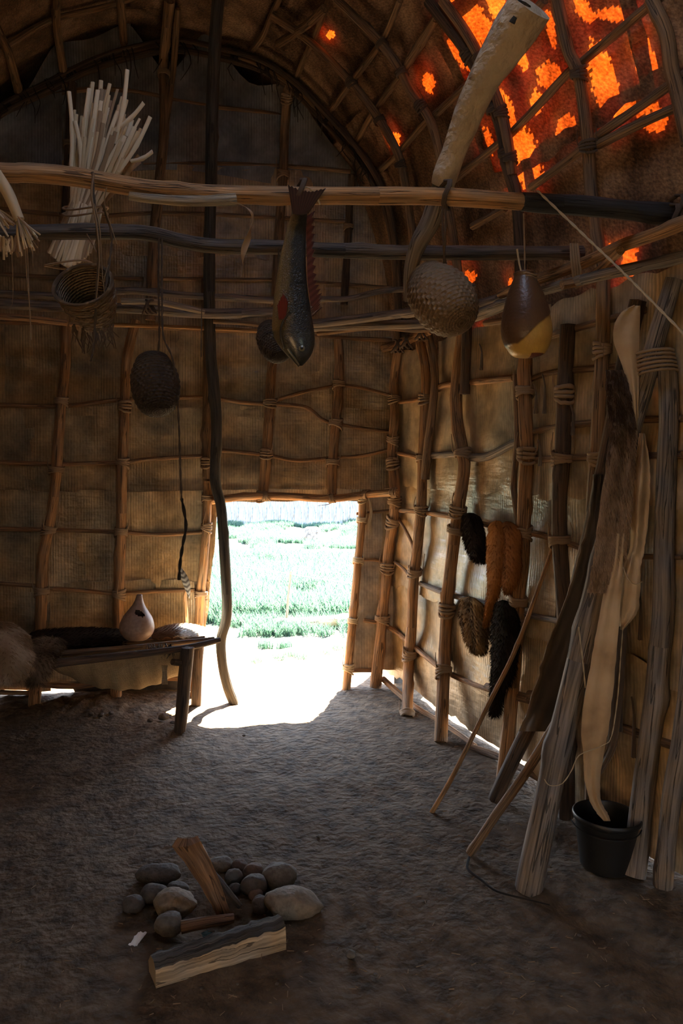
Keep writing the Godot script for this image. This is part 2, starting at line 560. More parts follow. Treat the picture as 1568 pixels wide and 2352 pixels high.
func _ready() -> void:
	# --- camera
	var cam := Camera3D.new()
	cam.name = "camera"
	cam.projection = Camera3D.PROJECTION_FRUSTUM
	cam.near = 0.05
	cam.far = 200.0
	cam.size = cam.near * 2352.0 / FOCAL
	cam.frustum_offset = Vector2(0, -116.0 / FOCAL * cam.near)
	cam.position = Vector3(0, EYE, 0)
	cam.current = true
	add_child(cam)
	# --- sky, sun, exposure
	var env := Environment.new()
	var sky_m := ProceduralSkyMaterial.new()
	sky_m.sky_top_color = Color(0.72, 0.80, 0.92)
	sky_m.sky_horizon_color = Color(0.92, 0.94, 0.95)
	sky_m.ground_bottom_color = Color(0.45, 0.47, 0.38)
	sky_m.ground_horizon_color = Color(0.6, 0.62, 0.55)
	sky_m.sky_energy_multiplier = 2.2
	sky_m.sun_angle_max = 1.0
	var sky := Sky.new()
	sky.sky_material = sky_m
	env.background_mode = Environment.BG_SKY
	env.sky = sky
	env.tonemap_mode = Environment.TONE_MAPPER_LINEAR
	env.tonemap_exposure = 2.35
	env.sdfgi_enabled = true
	env.ssao_enabled = true
	env.ssil_enabled = true
	var we := WorldEnvironment.new()
	we.name = "daylight"
	we.environment = env
	add_child(we)
	var sun := DirectionalLight3D.new()
	sun.name = "sun"
	sun.light_color = Color(1.0, 0.94, 0.83)
	sun.light_energy = 34.0
	sun.light_angular_distance = 0.6
	sun.shadow_enabled = true
	var az := deg_to_rad(22.0)
	var el := deg_to_rad(57.0)
	sun_from = Vector3(sin(az) * cos(el), sin(el), -cos(az) * cos(el))
	sun.basis = Basis.looking_at(-sun_from, Vector3.UP)
	add_child(sun)

	rng.seed = 7
	nz.seed = 3
	nz.frequency = 0.01
	nz.fractal_octaves = 3
	make_materials()
	make_lashings()
	build_ground()
	build_shell()
	build_end_frame()
	build_side_frame()
	build_roof_frame()
	build_things()

func build_ground() -> void:
	var mb := MB.new()
	grid(mb, 150, 220, func(u: float, w: float):
		var p := house(lerpf(-0.35, WIDE + 0.35, u), 0.0, lerpf(-1.35, LONG + 0.3, w))
		var berm := 0.05 * exp(-pow((p.x + 1.7) / 0.5, 2) - pow((p.z + 5.25) / 0.28, 2)) + 0.035 * exp(-pow((p.x + 1.05) / 0.16, 2) - pow((p.z + 4.82) / 0.12, 2))
		var ash := -0.05 * exp(-(pow((p.x + 0.47) / 0.17, 2) + pow((p.z + 2.82) / 0.13, 2)))
		p.y = 0.016 * nz.get_noise_2d(p.x * 160.0, p.z * 160.0) + 0.008 * nz.get_noise_2d(p.x * 620.0, p.z * 620.0) + berm * (1.0 + 0.8 * nz.get_noise_2d(p.x * 900.0, p.z * 900.0)) + ash
		return [p, Vector2(p.x, p.z)])
	var fl := obj("floor", mb, M.dirt)
	fl.set_meta("kind", "structure")
	var yd := MB.new()
	grid(yd, 90, 110, func(u: float, w: float):
		var p := Vector3(lerpf(-22.0, 22.0, u), -0.05, lerpf(-34.0, 16.0, w))
		p.y += 0.25 * clampf((-9.0 - p.z) / 10.0, 0.0, 1.0) * nz.get_noise_2d(p.x * 25.0, p.z * 25.0)
		return [p, Vector2(p.x, p.z)])
	obj("ground", yd, M.yard).set_meta("kind", "structure")

# patches of the roof where the outer bark is torn and the sun reaches the inner sheets: [column, row, half width, half height, lean]
const TORN := [[1205, 365, 32, 62, -0.18], [1160, 255, 17, 44, -0.3], [1388, 190, 25, 80, -0.25], [1482, 135, 20, 76, -0.28], [1445, 262, 60, 16, 0.0], [1505, 295, 26, 22, 0.0], [1262, 175, 26, 26, 0.0], [1090, 60, 34, 60, -0.5], [1382, 215, 10, 60, -0.2], [1150, 40, 18, 60, -0.4], [985, 190, 13, 22, 0.0], [1055, 125, 12, 34, -0.6], [1195, 130, 12, 30, -0.3], [1300, 288, 22, 24, 0.0], [1445, 620, 16, 26, 0.0], [1455, 690, 20, 28, 0.0], [1265, 70, 8, 40, -0.2], [1340, 20, 16, 30, -0.4], [1410, 35, 40, 14, 0.4], [1075, 640, 14, 14, 0.0], [758, 80, 9, 9, 0.0], [1385, 720, 22, 7, 0.0], [1110, 790, 8, 18, 0.0], [1508, 910, 8, 14, 0.0], [1230, 240, 14, 26, 0.0], [1175, 660, 9, 10, 0.0], [1430, 590, 34, 9, 0.0], [1122, 330, 9, 30, -0.2], [1040, 30, 10, 34, -0.6], [905, 320, 12, 16, 0.0]]
func torn_here(p: Vector3, grow: float) -> bool:
	if p.z > -0.6:
		return false
	var px := 784.0 + FOCAL * p.x / -p.z
	var py := LEVEL - FOCAL * (p.y - EYE) / -p.z
	for e in TORN:
		var dy: float = py - e[1]
		var dx: float = px - e[0] + dy * e[4]
		if absf(dx) > e[2] * 3.0 or absf(dy) > e[3] * 3.0:
			continue
		var k := sqrt(pow(dx / e[2], 2) + pow(dy / e[3], 2)) / (grow * 1.15)
		if k + 0.35 * nz.get_noise_2d(px * 8.0 + py * 2.0, py * 4.0) + 0.14 * nz.get_noise_2d(px * 30.0 + py * 7.0, py * 10.0) < 1.0:
			return true
	return false

func build_shell() -> void:
	# outer bark over side walls and roof, torn in places
	var roof := setting("ceiling")
	var q1 := EAVE + ARC + EAVE
	var skin := MB.new()
	var out := func(u: float, w: float) -> Array:
		var q := lerpf(0.0, q1, u)
		var t := lerpf(-1.2, LONG + 0.1, w)
		if u < 0.001 or u > 0.999:
			q += (1.0 if u < 0.5 else -1.0) * ((0.09 if t < 2.0 and u < 0.5 else 0.02) + 0.03 * nz.get_noise_1d(t * 120.0))
		return [side_at(t, q, -0.07), Vector2(t, q)]
	var fine := Rect2(-0.1, 1.5, 5.2, 3.6)
	grid(skin, 224, 206, out, func(u: float, w: float):
		var q := lerpf(0.0, q1, u)
		var t := lerpf(-1.2, LONG + 0.1, w)
		var p := side_at(t, q, -0.07) - ORIGIN
		if fine.has_point(Vector2(t, q)) or smoke_hole(t, q):
			return false
		return p.dot(BACK_N) > (-0.1 if p.y < EAVE + 0.5 else -0.5))
	obj("outer_bark", skin, M.skin, roof)
	# the weathered slope: torn outer bark over a thin middle layer that is torn less
	for layer in 2:
		var off := [-0.07, -0.04][layer] as float
		var grow := [1.75, 1.0][layer] as float
		var mb := MB.new()
		var nu := 300
		var nv := 420
		var spot := func(u: float, w: float) -> Array:
			var q := lerpf(fine.position.y - 0.06, fine.end.y + 0.06, u)
			var t := lerpf(fine.position.x - 0.06, fine.end.x + 0.06, w)
			return [side_at(t, q, off + 0.004), Vector2(t / 2.0, q / 2.0)]
		grid(mb, nu, nv, spot, func(u: float, w: float):
			var p: Vector3 = spot.call(u, w)[0]
			var nrm := (spot.call(u, w)[0] as Vector3) - side_at(lerpf(fine.position.x - 0.06, fine.end.x + 0.06, w), lerpf(fine.position.y - 0.06, fine.end.y + 0.06, u), off)
			var fall := nrm.normalized().dot(-sun_from)
			if (p - ORIGIN).dot(BACK_N) < -0.1:
				return false
			return not (fall > 0.05 and torn_here(p - sun_from * (-off / fall), grow)))
		obj(["outer_bark", "middle_bark"][layer], mb, [M.skin, M.sheet_thin][layer], roof)
	# inner roof sheets in courses
	var b := EAVE - 0.12
	var course := 0
	while b < EAVE + ARC + 0.1:
		var bh := 0.86
		var t := -1.35 - 0.4 * (course % 2)
		while t < LONG:
			var tw := rng.randf_range(1.0, 1.35)
			sheet(roof, side_at, t, minf(t + tw + 0.08, LONG + 0.05), b, b + bh, M.sheet_roof, -0.012 + 0.012 * (course % 2), 0.012, 0.02, 0.03, 0.0, no_call, past_gable)
			t += tw
		b += 0.79
		course += 1
	# side walls
	for side in 2:
		var wall := setting("wall_right" if side == 0 else "wall_left")
		var place := side_at if side == 0 else func(t: float, h: float, off: float) -> Vector3: return side_at(t, EAVE * 2 + ARC - h, off)
		var rows := [[0.05, 0.82, 0.0], [0.74, 1.56, -0.02], [1.47, 2.42, -0.005]]
		for r in rows.size():
			var t := -0.35 if side == 0 else -1.2
			while t < LONG:
				var tw := rng.randf_range(0.95, 1.3)
				var gap := 0.03 + (0.05 if r == 0 and side == 0 and t < 1.6 else 0.0)
				sheet(wall, place, t, minf(t + tw + 0.07, LONG), rows[r][0] if r > 0 else gap, rows[r][1], M.sheet_side, rows[r][2] + 0.012 * (rng.randi() % 2), -0.02, 0.035, 0.03)
				t += tw
	# end wall with the doorway: x from the corner is negative towards the door
	var end := setting("wall_back")
	var door_l := shell(486, 1300).x - ORIGIN.x
	var door_r := shell(812, 1300).x - ORIGIN.x
	var lintel := 1.36
	var slant := func(a: float, bb: float, _u: float, w: float) -> Vector2: return Vector2(a, bb)
	var bounds := [[0.10, 0.80], [0.73, 1.44], [1.37, 2.04], [1.97, 2.62], [2.55, 3.2], [3.12, 3.76]]
	for r in bounds.size():
		var lo: float = bounds[r][0]
		var hi: float = bounds[r][1]
		var cuts := []
		if r < 2:
			cuts = [[-3.75, -2.45], [-2.5, door_l]] if r == 0 else [[-3.75, -2.2], [-2.26, door_l]]
		elif r == 2:
			cuts = [[-3.75, -2.55], [-2.62, -1.3], [-1.36, 0.06]]
		elif r == 3:
			cuts = [[-3.75, -2.75], [-2.8, -1.55], [-1.6, -0.55], [-0.6, 0.06]]
		else:
			cuts = [[-3.9, -2.6 - 0.2 * (r % 2)], [-2.66 - 0.2 * (r % 2), -1.5], [-1.56, -0.5], [-0.55, 0.1]]
		for e in cuts:
			var edge: bool = r < 2 and is_equal_approx(e[1], door_l)
			var lean := func(a: float, bb: float, u: float, _w: float) -> Vector2:
				return Vector2(a + (u * (bb - 0.9) * 0.10 if edge else 0.0), bb)
			sheet(end, back_at, e[0], e[1], 0.035 if r == 0 and e[0] < -3.0 else lo, hi, M.sheet, 0.004 + 0.012 * (r % 2), 0.02, 0.022, 0.02, 0.004, lean)
	# narrow sheet between doorway and corner, and the strip over the lintel
	sheet(end, back_at, door_r, 0.05, 0.12, 1.42, M.sheet_side, 0.0, 0.0, 0.01, 0.015, 0.004, func(a: float, bb: float, u: float, _w: float) -> Vector2: return Vector2(a + (1.0 - u) * (bb - 0.7) * 0.10, bb))
	sheet(end, back_at, door_l - 0.02, door_r + 0.08, lintel, 1.45, M.sheet_side, 0.012, 0.0, 0.01, 0.012)
	# grey gable sheets with scalloped, curling tops
	var gx := -3.55
	var gi := 0
	while gx < 0.0:
		var gw := [0.62, 0.52, 0.48, 0.55, 0.6, 0.45, 0.6][gi % 7] as float
		var f := func(a: float, bb: float, u: float, w: float) -> Vector2:
			var s := clampf(-a * 0.99, 0.02, WIDE - 0.02)
			var top := roof_y(s) + 0.02 - 0.34 * pow(sin(PI * u), 2) * (0.55 + 0.45 * sin(gi * 2.1 + 1.0))
			return Vector2(a, lerpf(3.68 + 0.05 * sin(a * 3.0), maxf(3.8, top), w))
		var curl := func(a: float, bb: float, off: float) -> Vector3: return back_at(a, bb, off + 0.05 * pow(maxf(0.0, (bb - roof_y(clampf(-a, 0.02, WIDE)) + 0.45) / 0.45), 2))
		sheet(end, curl, gx, gx + gw + 0.05, 3.7, 4.8, M.sheet_grey, 0.02 + 0.01 * (gi % 2), 0.0, 0.012, 0.0, 0.004, f)
		gx += gw
		gi += 1
	# outer bark behind the end wall
	var ob := MB.new()
	grid(ob, 80, 90, func(u: float, w: float):
		var h := lerpf(0.0, 5.0, w)
		var x := lerpf(-4.1, 0.35, u)
		if w < 0.001: h = 0.06 + (0.03 * nz.get_noise_1d(x * 120.0) if x < -2.3 else -0.12)
		return [back_at(x, h, -0.05 if h < 3.3 else -0.05 - 0.3 * minf(1.0, (h - 3.3) * 3.0)), Vector2(x, h)],
		func(u: float, w: float):
			var h := lerpf(0.0, 5.0, w)
			var x := lerpf(-4.1, 0.35, u)
			return not (x > door_l + (h - 0.9) * 0.1 - 0.03 and x < door_r + (h - 0.7) * 0.1 + 0.03 and h < lintel + 0.06) and not (x > door_r and h < 0.1 and x < 0.0))
	obj("outer_bark", ob, M.skin, end)
	# far end of the house, behind the eye, with its own open doorway
	var far := setting("wall_front")
	var fb := MB.new()
	slab(fb, 2, 2, func(u: float, w: float): return [house(lerpf(-0.1, 1.25, u), lerpf(0.0, 4.9, w), LONG), Vector2(u, w)], 0.03)
	slab(fb, 2, 2, func(u: float, w: float): return [house(lerpf(2.1, WIDE + 0.1, u), lerpf(0.0, 4.9, w), LONG), Vector2(u, w)], 0.03)
	slab(fb, 2, 2, func(u: float, w: float): return [house(lerpf(1.25, 2.1, u), lerpf(1.65, 4.9, w), LONG), Vector2(u, w)], 0.03)
	obj("bark_sheet", fb, M.skin, far)

func build_end_frame() -> void:
	var end: Node3D = get_node("wall_back")
	var o := 0.055
	var posts := [
		[[[150, 745], [150, 840], [141, 920], [135, 1000], [125, 1130], [112, 1215], [98, 1290], [95, 1400], [92, 1460], [85, 1540], [78, 1628]], 0.034, 0.04, "warm", [2, 3.6, 5, 6.6, 8]],
		[[[312, 735], [292, 820], [287, 900], [284, 1000], [280, 1100], [278, 1220], [274, 1330], [272, 1440], [266, 1612]], 0.034, 0.037, "warm", [2.3, 3.6, 5, 6.3]],
		[[[633, 760], [622, 870], [618, 960], [612, 1040], [604, 1138]], 0.034, 0.038, "warm", [1.6, 3, 4]],
		[[[776, 780], [780, 860], [772, 960], [764, 1060], [762, 1135]], 0.036, 0.036, "warm", [1.2, 2.1, 3]],
		[[[918, 780], [905, 870], [906, 960], [900, 1040], [907, 1120], [905, 1180], [893, 1260], [880, 1400], [870, 1500], [862, 1578]], 0.034, 0.042, "warm", [1.5, 2.6, 3.3, 4.5, 5.2, 6.3, 7.2]],
		[[[390, 0], [376, 140], [378, 280], [366, 420], [353, 560], [345, 735]], 0.034, 0.036, "mid", [1.2, 3.2]],
		[[[408, 20], [398, 160], [386, 250], [378, 300]], 0.022, 0.022, "mid", []],
		[[[662, 195], [654, 290], [650, 400], [640, 540], [633, 700]], 0.032, 0.036, "mid", [0.3, 2]],
		[[[165, 190], [160, 330], [152, 500], [150, 700]], 0.032, 0.034, "dark", [1, 2]],
		[[[808, 400], [800, 520], [790, 700]], 0.026, 0.028, "dark", [1]],
		[[[473, 640], [478, 850], [474, 1000], [476, 1100]], 0.034, 0.034, "mid", [2.6]],
	]
	for p in posts:
		pole("post", skins(p[0], o), p[1], p[2], M[p[3]], end, p[4])
	var rails := [
		[[[0, 930], [140, 933], [280, 918], [400, 914], [470, 912]], 0.017], [[[480, 912], [560, 925], [625, 928], [700, 935], [738, 962], [768, 975]], 0.016], [[[632, 920], [700, 900], [778, 885]], 0.015], [[[785, 884], [840, 893], [908, 912]], 0.014],
		[[[0, 1062], [130, 1066], [280, 1062], [340, 1055], [470, 1047]], 0.017], [[[505, 1034], [610, 1045], [680, 1058], [760, 1052], [830, 1047], [905, 1030]], 0.015], [[[780, 975], [840, 985], [895, 992]], 0.014],
		[[[0, 1215], [120, 1217], [270, 1222], [370, 1228], [470, 1222]], 0.016], [[[0, 1340], [90, 1346]], 0.016], [[[100, 1352], [180, 1356], [270, 1363], [360, 1358], [462, 1355]], 0.016],
		[[[90, 1572], [180, 1576], [262, 1562]], 0.022], [[[270, 1562], [340, 1558], [440, 1560]], 0.018], [[[0, 1590], [80, 1592]], 0.018],
		[[[0, 738], [80, 742], [150, 748]], 0.022], [[[330, 752], [460, 757], [600, 762], [700, 770], [790, 776], [900, 782]], 0.018],
		[[[330, 378], [480, 376], [640, 381], [805, 394]], 0.018], [[[60, 226], [200, 206], [300, 210], [380, 224]], 0.02], [[[385, 228], [500, 246], [650, 264], [722, 286]], 0.018],
		[[[0, 480], [200, 496], [380, 489], [600, 498], [770, 508], [800, 506]], 0.016], [[[360, 640], [500, 642], [640, 642]], 0.015], [[[725, 650], [800, 654], [910, 662]], 0.015], [[[0, 630], [120, 636], [330, 640]], 0.016],
		[[[818, 1180], [860, 1176], [905, 1172]], 0.012], [[[820, 1285], [860, 1286], [893, 1292]], 0.012], [[[835, 1424], [855, 1428], [880, 1430]], 0.016], [[[796, 1541], [830, 1540], [866, 1540]], 0.016],
	]
	for r in rails:
		pole("rail", skins(r[0], 0.022), r[1], r[1] * 0.85, M.warm if r[0][0][1] > 700 else M.mid, end)
	# bundled arch rib of the gable with its vine binding
	for k in 3:
		var arch := []
		for p in [[-60, 300], [0, 250], [100, 200], [200, 150], [300, 118], [400, 103], [500, 120], [600, 150], [680, 205], [740, 266], [800, 332], [850, 400], [885, 480], [905, 600], [912, 770]]:
			arch.append(shell(p[0] + 3 * k, p[1] + [0, 13, -9][k], 0.05 + [0.0, 0.02, 0.025][k]))
		pole("rib", arch, [0.028, 0.022, 0.02][k], 0.022, M.dark if k else M.mid, end, [1.2, 2.6, 3.4, 6.4, 7.2, 8.1, 9.2, 10.2, 11.3] if k == 0 else [], M.vine)
	for v in 46:
		var k := rng.randf()
		var path := [[0, 250], [100, 200], [200, 150], [300, 118], [400, 103], [500, 120], [600, 150], [680, 205], [740, 266], [800, 332], [850, 400]]
		var i := int(k * 10)
		var a := Vector2(path[i][0], path[i][1]).lerp(Vector2(path[mini(i + 1, 10)][0], path[mini(i + 1, 10)][1]), fmod(k * 10, 1.0))
		var len := rng.randf_range(20, 80)
		var mb := MB.new()
		tube(mb, skins([[a.x - 8, a.y - 12], [a.x + rng.randf_range(-5, 12), a.y + 8], [a.x + rng.randf_range(-8, 14), a.y + len * 0.5], [a.x + rng.randf_range(-14, 20), a.y + len]], 0.09), 0.005, 0.002, 5, 0.05, 0.2, 0.1, Color.WHITE, 1.0, false)
		obj("vine_end", mb, M.vine, end)
	# door frame
	var door := setting("door_1")
	pole("lintel", skins([[486, 1150], [560, 1141], [640, 1139], [760, 1145], [840, 1136], [912, 1131]], 0.09), 0.028, 0.026, M.gold, door, [1.6, 3.0, 4.0, 4.9], M.cord)
	pole("jamb", skins([[477, 1105], [475, 1200], [468, 1290], [461, 1370], [454, 1480], [447, 1602]], 0.06), 0.03, 0.034, M.gold, door, [0.4, 1.1, 2.9], M.cord)
	pole("jamb", skins([[833, 1130], [830, 1200], [822, 1290], [812, 1400], [804, 1480], [795, 1585]], 0.06), 0.028, 0.032, M.gold, door, [0.2, 0.9, 1.95, 3.3, 4.5], M.twine)
	var fray := MB.new()
	for k in 3:
		tube(fray, skins([[840, 1138], [848 + k, 1150], [850 + k * 2, 1180], [846 + k * 2, 1205], [848 + k * 3, 1228]], 0.1), 0.005, 0.004, 5, 0.02, 0.2, 0.1, Color.WHITE, 1.0, false)
	obj("loose_cord", fray, M.twine, door)

func build_side_frame() -> void:
	var wall: Node3D = get_node("wall_right")
	var o := 0.06
	var posts := [
		[[[966, 790], [978, 860], [975, 950], [970, 1050], [968, 1150], [960, 1240], [950, 1330], [945, 1440], [938, 1540], [935, 1642]], 0.032, 0.038, "warm", [1.6, 3, 4.2, 5.8, 7.6, 9]],
		[[[985, 770], [998, 860], [992, 950], [981, 1040], [976, 1100]], 0.024, 0.03, "mid", []],
		[[[1062, 765], [1050, 860], [1048, 950], [1062, 1040], [1066, 1080], [1052, 1170], [1040, 1260], [1028, 1370], [1020, 1500], [1012, 1705]], 0.036, 0.04, "warm", [3, 5, 5.5, 7.2, 8.2]],
		[[[1072, 740], [1070, 820], [1067, 905]], 0.03, 0.03, "dark", []],
		[[[1206, 800], [1205, 920], [1210, 1040], [1205, 1130], [1202, 1220], [1198, 1300], [1190, 1380], [1182, 1500], [1172, 1640], [1155, 1790]], 0.036, 0.036, "warm", [0.8, 2, 4, 6.4, 6]],
		[[[1184, 860], [1188, 1000], [1180, 1120], [1194, 1225]], 0.018, 0.016, "mid", []],
		[[[1304, 745], [1296, 900], [1291, 1050], [1285, 1130], [1285, 1240], [1290, 1330], [1297, 1420], [1300, 1600], [1300, 1880]], 0.036, 0.038, "dark", [1, 2, 4]],
		[[[1385, 640], [1383, 800], [1375, 950], [1370, 1050], [1362, 1160], [1360, 1300], [1360, 1900]], 0.03, 0.034, "mid", [1, 3]],
		[[[1532, 830], [1536, 960], [1530, 1100], [1524, 1250], [1523, 1400], [1510, 1550], [1492, 1700], [1476, 1830], [1455, 2012]], 0.036, 0.046, "grey", []],
		[[[1630, 820], [1622, 1100], [1600, 1400], [1568, 1680], [1542, 1830], [1522, 2036]], 0.036, 0.036, "grey", []],
	]
	for p in posts:
		pole("post", skins(p[0], o), p[1], p[2], M[p[3]], wall, p[4])
	var rails := [
		[[[912, 925], [960, 918], [985, 910]], 0.015], [[[1005, 893], [1022, 885], [1060, 880], [1180, 868]], 0.022], [[[1215, 872], [1270, 855], [1380, 845], [1460, 838]], 0.016],
		[[[905, 1040], [935, 1045], [975, 1055]], 0.018], [[[990, 1047], [1040, 1043], [1062, 1046]], 0.022], [[[1075, 1050], [1120, 1048], [1180, 1018], [1210, 1010]], 0.026],
		[[[1225, 992], [1290, 978], [1380, 970]], 0.018], [[[1222, 1058], [1290, 1052], [1400, 1050], [1568, 1045]], 0.018],
		[[[913, 1172], [965, 1176], [1052, 1190], [1120, 1206], [1205, 1222], [1285, 1241], [1345, 1262]], 0.016],
		[[[966, 1340], [1025, 1364], [1110, 1385], [1180, 1402], [1228, 1416], [1292, 1428]], 0.017],
		[[[868, 1430], [905, 1448], [950, 1485], [1012, 1535], [1060, 1560], [1130, 1586]], 0.018], [[[1120, 1578], [1200, 1602], [1216, 1606]], 0.028], [[[1215, 1595], [1240, 1600], [1320, 1640]], 0.022],
		[[[880, 1560], [950, 1622], [1020, 1665], [1090, 1715]], 0.022], [[[1085, 1718], [1160, 1745], [1260, 1800]], 0.02],
		[[[912, 1188], [935, 1225], [950, 1265], [950, 1330]], 0.012], [[[905, 1290], [930, 1310], [948, 1335]], 0.012],
		[[[1115, 742], [1185, 732]], 0.02], [[[1262, 772], [1330, 752], [1420, 728], [1480, 712]], 0.018], [[[1460, 1278], [1568, 1280]], 0.012], [[[1430, 965], [1568, 962]], 0.016],
		[[[1400, 1660], [1480, 1690], [1568, 1720]], 0.02], [[[880, 800], [915, 790], [960, 768], [985, 765]], 0.03],
	]
	for i in rails.size():
		var r = rails[i]
		pole("rail", skins(r[0], 0.026), r[1], r[1] * 0.9, M.grey if i in [4, 5, 9] else (M.warm if r[0][0][0] < 1050 else M.mid), wall)
	for e in [[1100, 790, 60], [1225, 880, 70], [1245, 860, 90], [1235, 1010, 60], [1285, 870, 60], [1310, 930, 70], [1375, 850, 40], [1420, 1500, 180], [1450, 1600, 140], [1465, 1350, 120]]:
		var mb := MB.new()
		for k in 2:
			tube(mb, skins([[e[0], e[1]], [e[0] + 6, e[1] + e[2] * 0.3], [e[0] + 2 + 5 * k, e[1] + e[2]]], 0.07), 0.006, 0.009, 5, 0.05, 0.2, 0.1, Color.WHITE, 0.4, false)
		obj("bark_strip", mb, M.cord_dark, wall)

func build_roof_frame() -> void:
	var roof: Node3D = get_node("ceiling")
	var purlins := [
		[[808, 345], [861, 252], [921, 172], [944, 126], [1000, 40], [1030, -10]], [[752, 265], [805, 192], [871, 103], [888, 73], [918, 0]], [[672, 196], [712, 106], [729, 66], [752, 7]], [[570, 126], [603, 83], [623, 36], [645, -10]],
		[[851, 408], [905, 361], [977, 279], [1000, 262], [1072, 194], [1150, 110], [1250, 0]], [[1043, 413], [1142, 332], [1185, 295], [1305, 167], [1328, 150], [1464, 35], [1520, -10]], [[1220, 430], [1335, 345], [1375, 310], [1450, 258], [1534, 198], [1600, 150]], [[1375, 332], [1470, 284], [1568, 240]],
		[[930, 156], [975, 90], [1000, 45]], [[0, 115], [110, 50], [240, 16], [330, -10]], [[1085, 520], [1140, 490], [1160, 478]],
	]
	for p in purlins:
		pole("purlin", skins(p, 0.035), 0.021, 0.019, M.mid, roof)
	var ribs := [
		[[772, 0], [838, 63], [875, 100], [914, 152], [944, 212], [987, 275], [1010, 360], [1030, 480], [1050, 620], [1062, 760]], [[626, 36], [712, 96], [805, 189], [861, 259], [908, 342], [928, 411], [948, 560], [960, 780]],
		[[985, 0], [1030, 58], [1076, 124], [1130, 233], [1154, 310], [1168, 390], [1185, 450], [1195, 600], [1204, 800]], [[1015, 0], [1060, 60], [1100, 130], [1145, 240], [1165, 320], [1176, 400]], [[1278, 0], [1309, 128], [1328, 167], [1348, 310], [1356, 427], [1368, 520], [1385, 640]], [[1495, 0], [1530, 78], [1541, 155], [1557, 217], [1580, 330]],
		[[130, -10], [130, 60], [146, 165], [150, 200]], [[275, -10], [284, 90], [287, 135]], [[-10, 60], [22, 130], [42, 210]], [[745, 20], [700, 60], [640, 100]],
	]
	for i in ribs.size():
		pole("rib", skins(ribs[i], 0.07), 0.026 if i != 2 else 0.034, 0.028, M.mid if i != 2 else M.dark, roof, [2.0, 3.2, 4.5] if i < 6 and ribs[i].size() > 5 else [], M.cord_dark)
	# the frame goes on round the rest of the house: whole ribs behind the eye, posts and rails of the far side wall
	for t in [4.75, 5.65, 6.55, 7.45, 8.35]:
		var arch := []
		for k in 25:
			arch.append(side_at(t + 0.02 * sin(k * 1.7 + t), lerpf(0.0, EAVE * 2 + ARC, k / 24.0), 0.06))
		pole("rib", arch, 0.034, 0.034, M.mid, roof)
	var far_wall: Node3D = get_node("wall_left")
	for t in [-0.3, 0.55, 1.4, 2.25, 3.1, 3.95]:
		var up := []
		for k in 8:
			up.append(side_at(t + 0.03 * sin(k * 1.3 + t * 3.0), EAVE * 2 + ARC - k * 0.38, 0.06))
		pole("post", up, 0.036, 0.034, M.warm, far_wall)
	for h in [0.5, 1.0, 1.5, 2.0]:
		for side in 2:
			var run := []
			for k in 12:
				var t := lerpf(-0.5 if side else 3.5, 8.9, k / 11.0)
				run.append(side_at(t, h + 0.04 * sin(k * 1.9 + h * 5.0) if side == 0 else EAVE * 2 + ARC - h + 0.04 * sin(k * 1.7 + h), 0.025))
			pole("rail", run, 0.017, 0.015, M.warm, get_node("wall_right") if side == 0 else far_wall)

# ---------------------------------------------------------------- helpers for goods
func cord(called: String, pts: Array, r: float, m: Material, parent: Node3D = null, twist := true) -> MeshInstance3D:
	var mb := MB.new()
	if twist:
		for k in 2:
			var run := catmull(pts, 0.012)
			var line := []
			for i in run.size():
				var an := i * 0.75 + PI * k
				line.append(run[i] + Vector3(cos(an), 0, sin(an)) * r * 0.5)
			tube(mb, line, r * 0.62, r * 0.62, 5, 1.0, 0.05, 0.2, Color.WHITE, 1.0, false)
	else:
		tube(mb, pts, r, r * 0.8, 6, 0.03, 0.15, 0.2, Color.WHITE, 1.0, false)
	return obj(called, mb, m, parent)
func hairs(mb: MB, n: int, len: float, wide: float, place: Callable) -> void:
	# place() -> [point, direction, colour]
	for i in n:
		var r: Array = place.call()
		var p: Vector3 = r[0]
		var d: Vector3 = (r[1] as Vector3).normalized()
		var s := d.cross(Vector3(rng.randf_range(-1, 1), rng.randf_range(-1, 1), rng.randf_range(-1, 1))).normalized() * wide
		var l := len * rng.randf_range(0.6, 1.2)
		var a := mb.vert(p - s, Vector2.ZERO, r[2])
		var b := mb.vert(p + s, Vector2.ZERO, r[2])
		var c := mb.vert(p + d * l, Vector2.ZERO, (r[2] as Color) * 1.15)
		mb.tri(a, b, c)
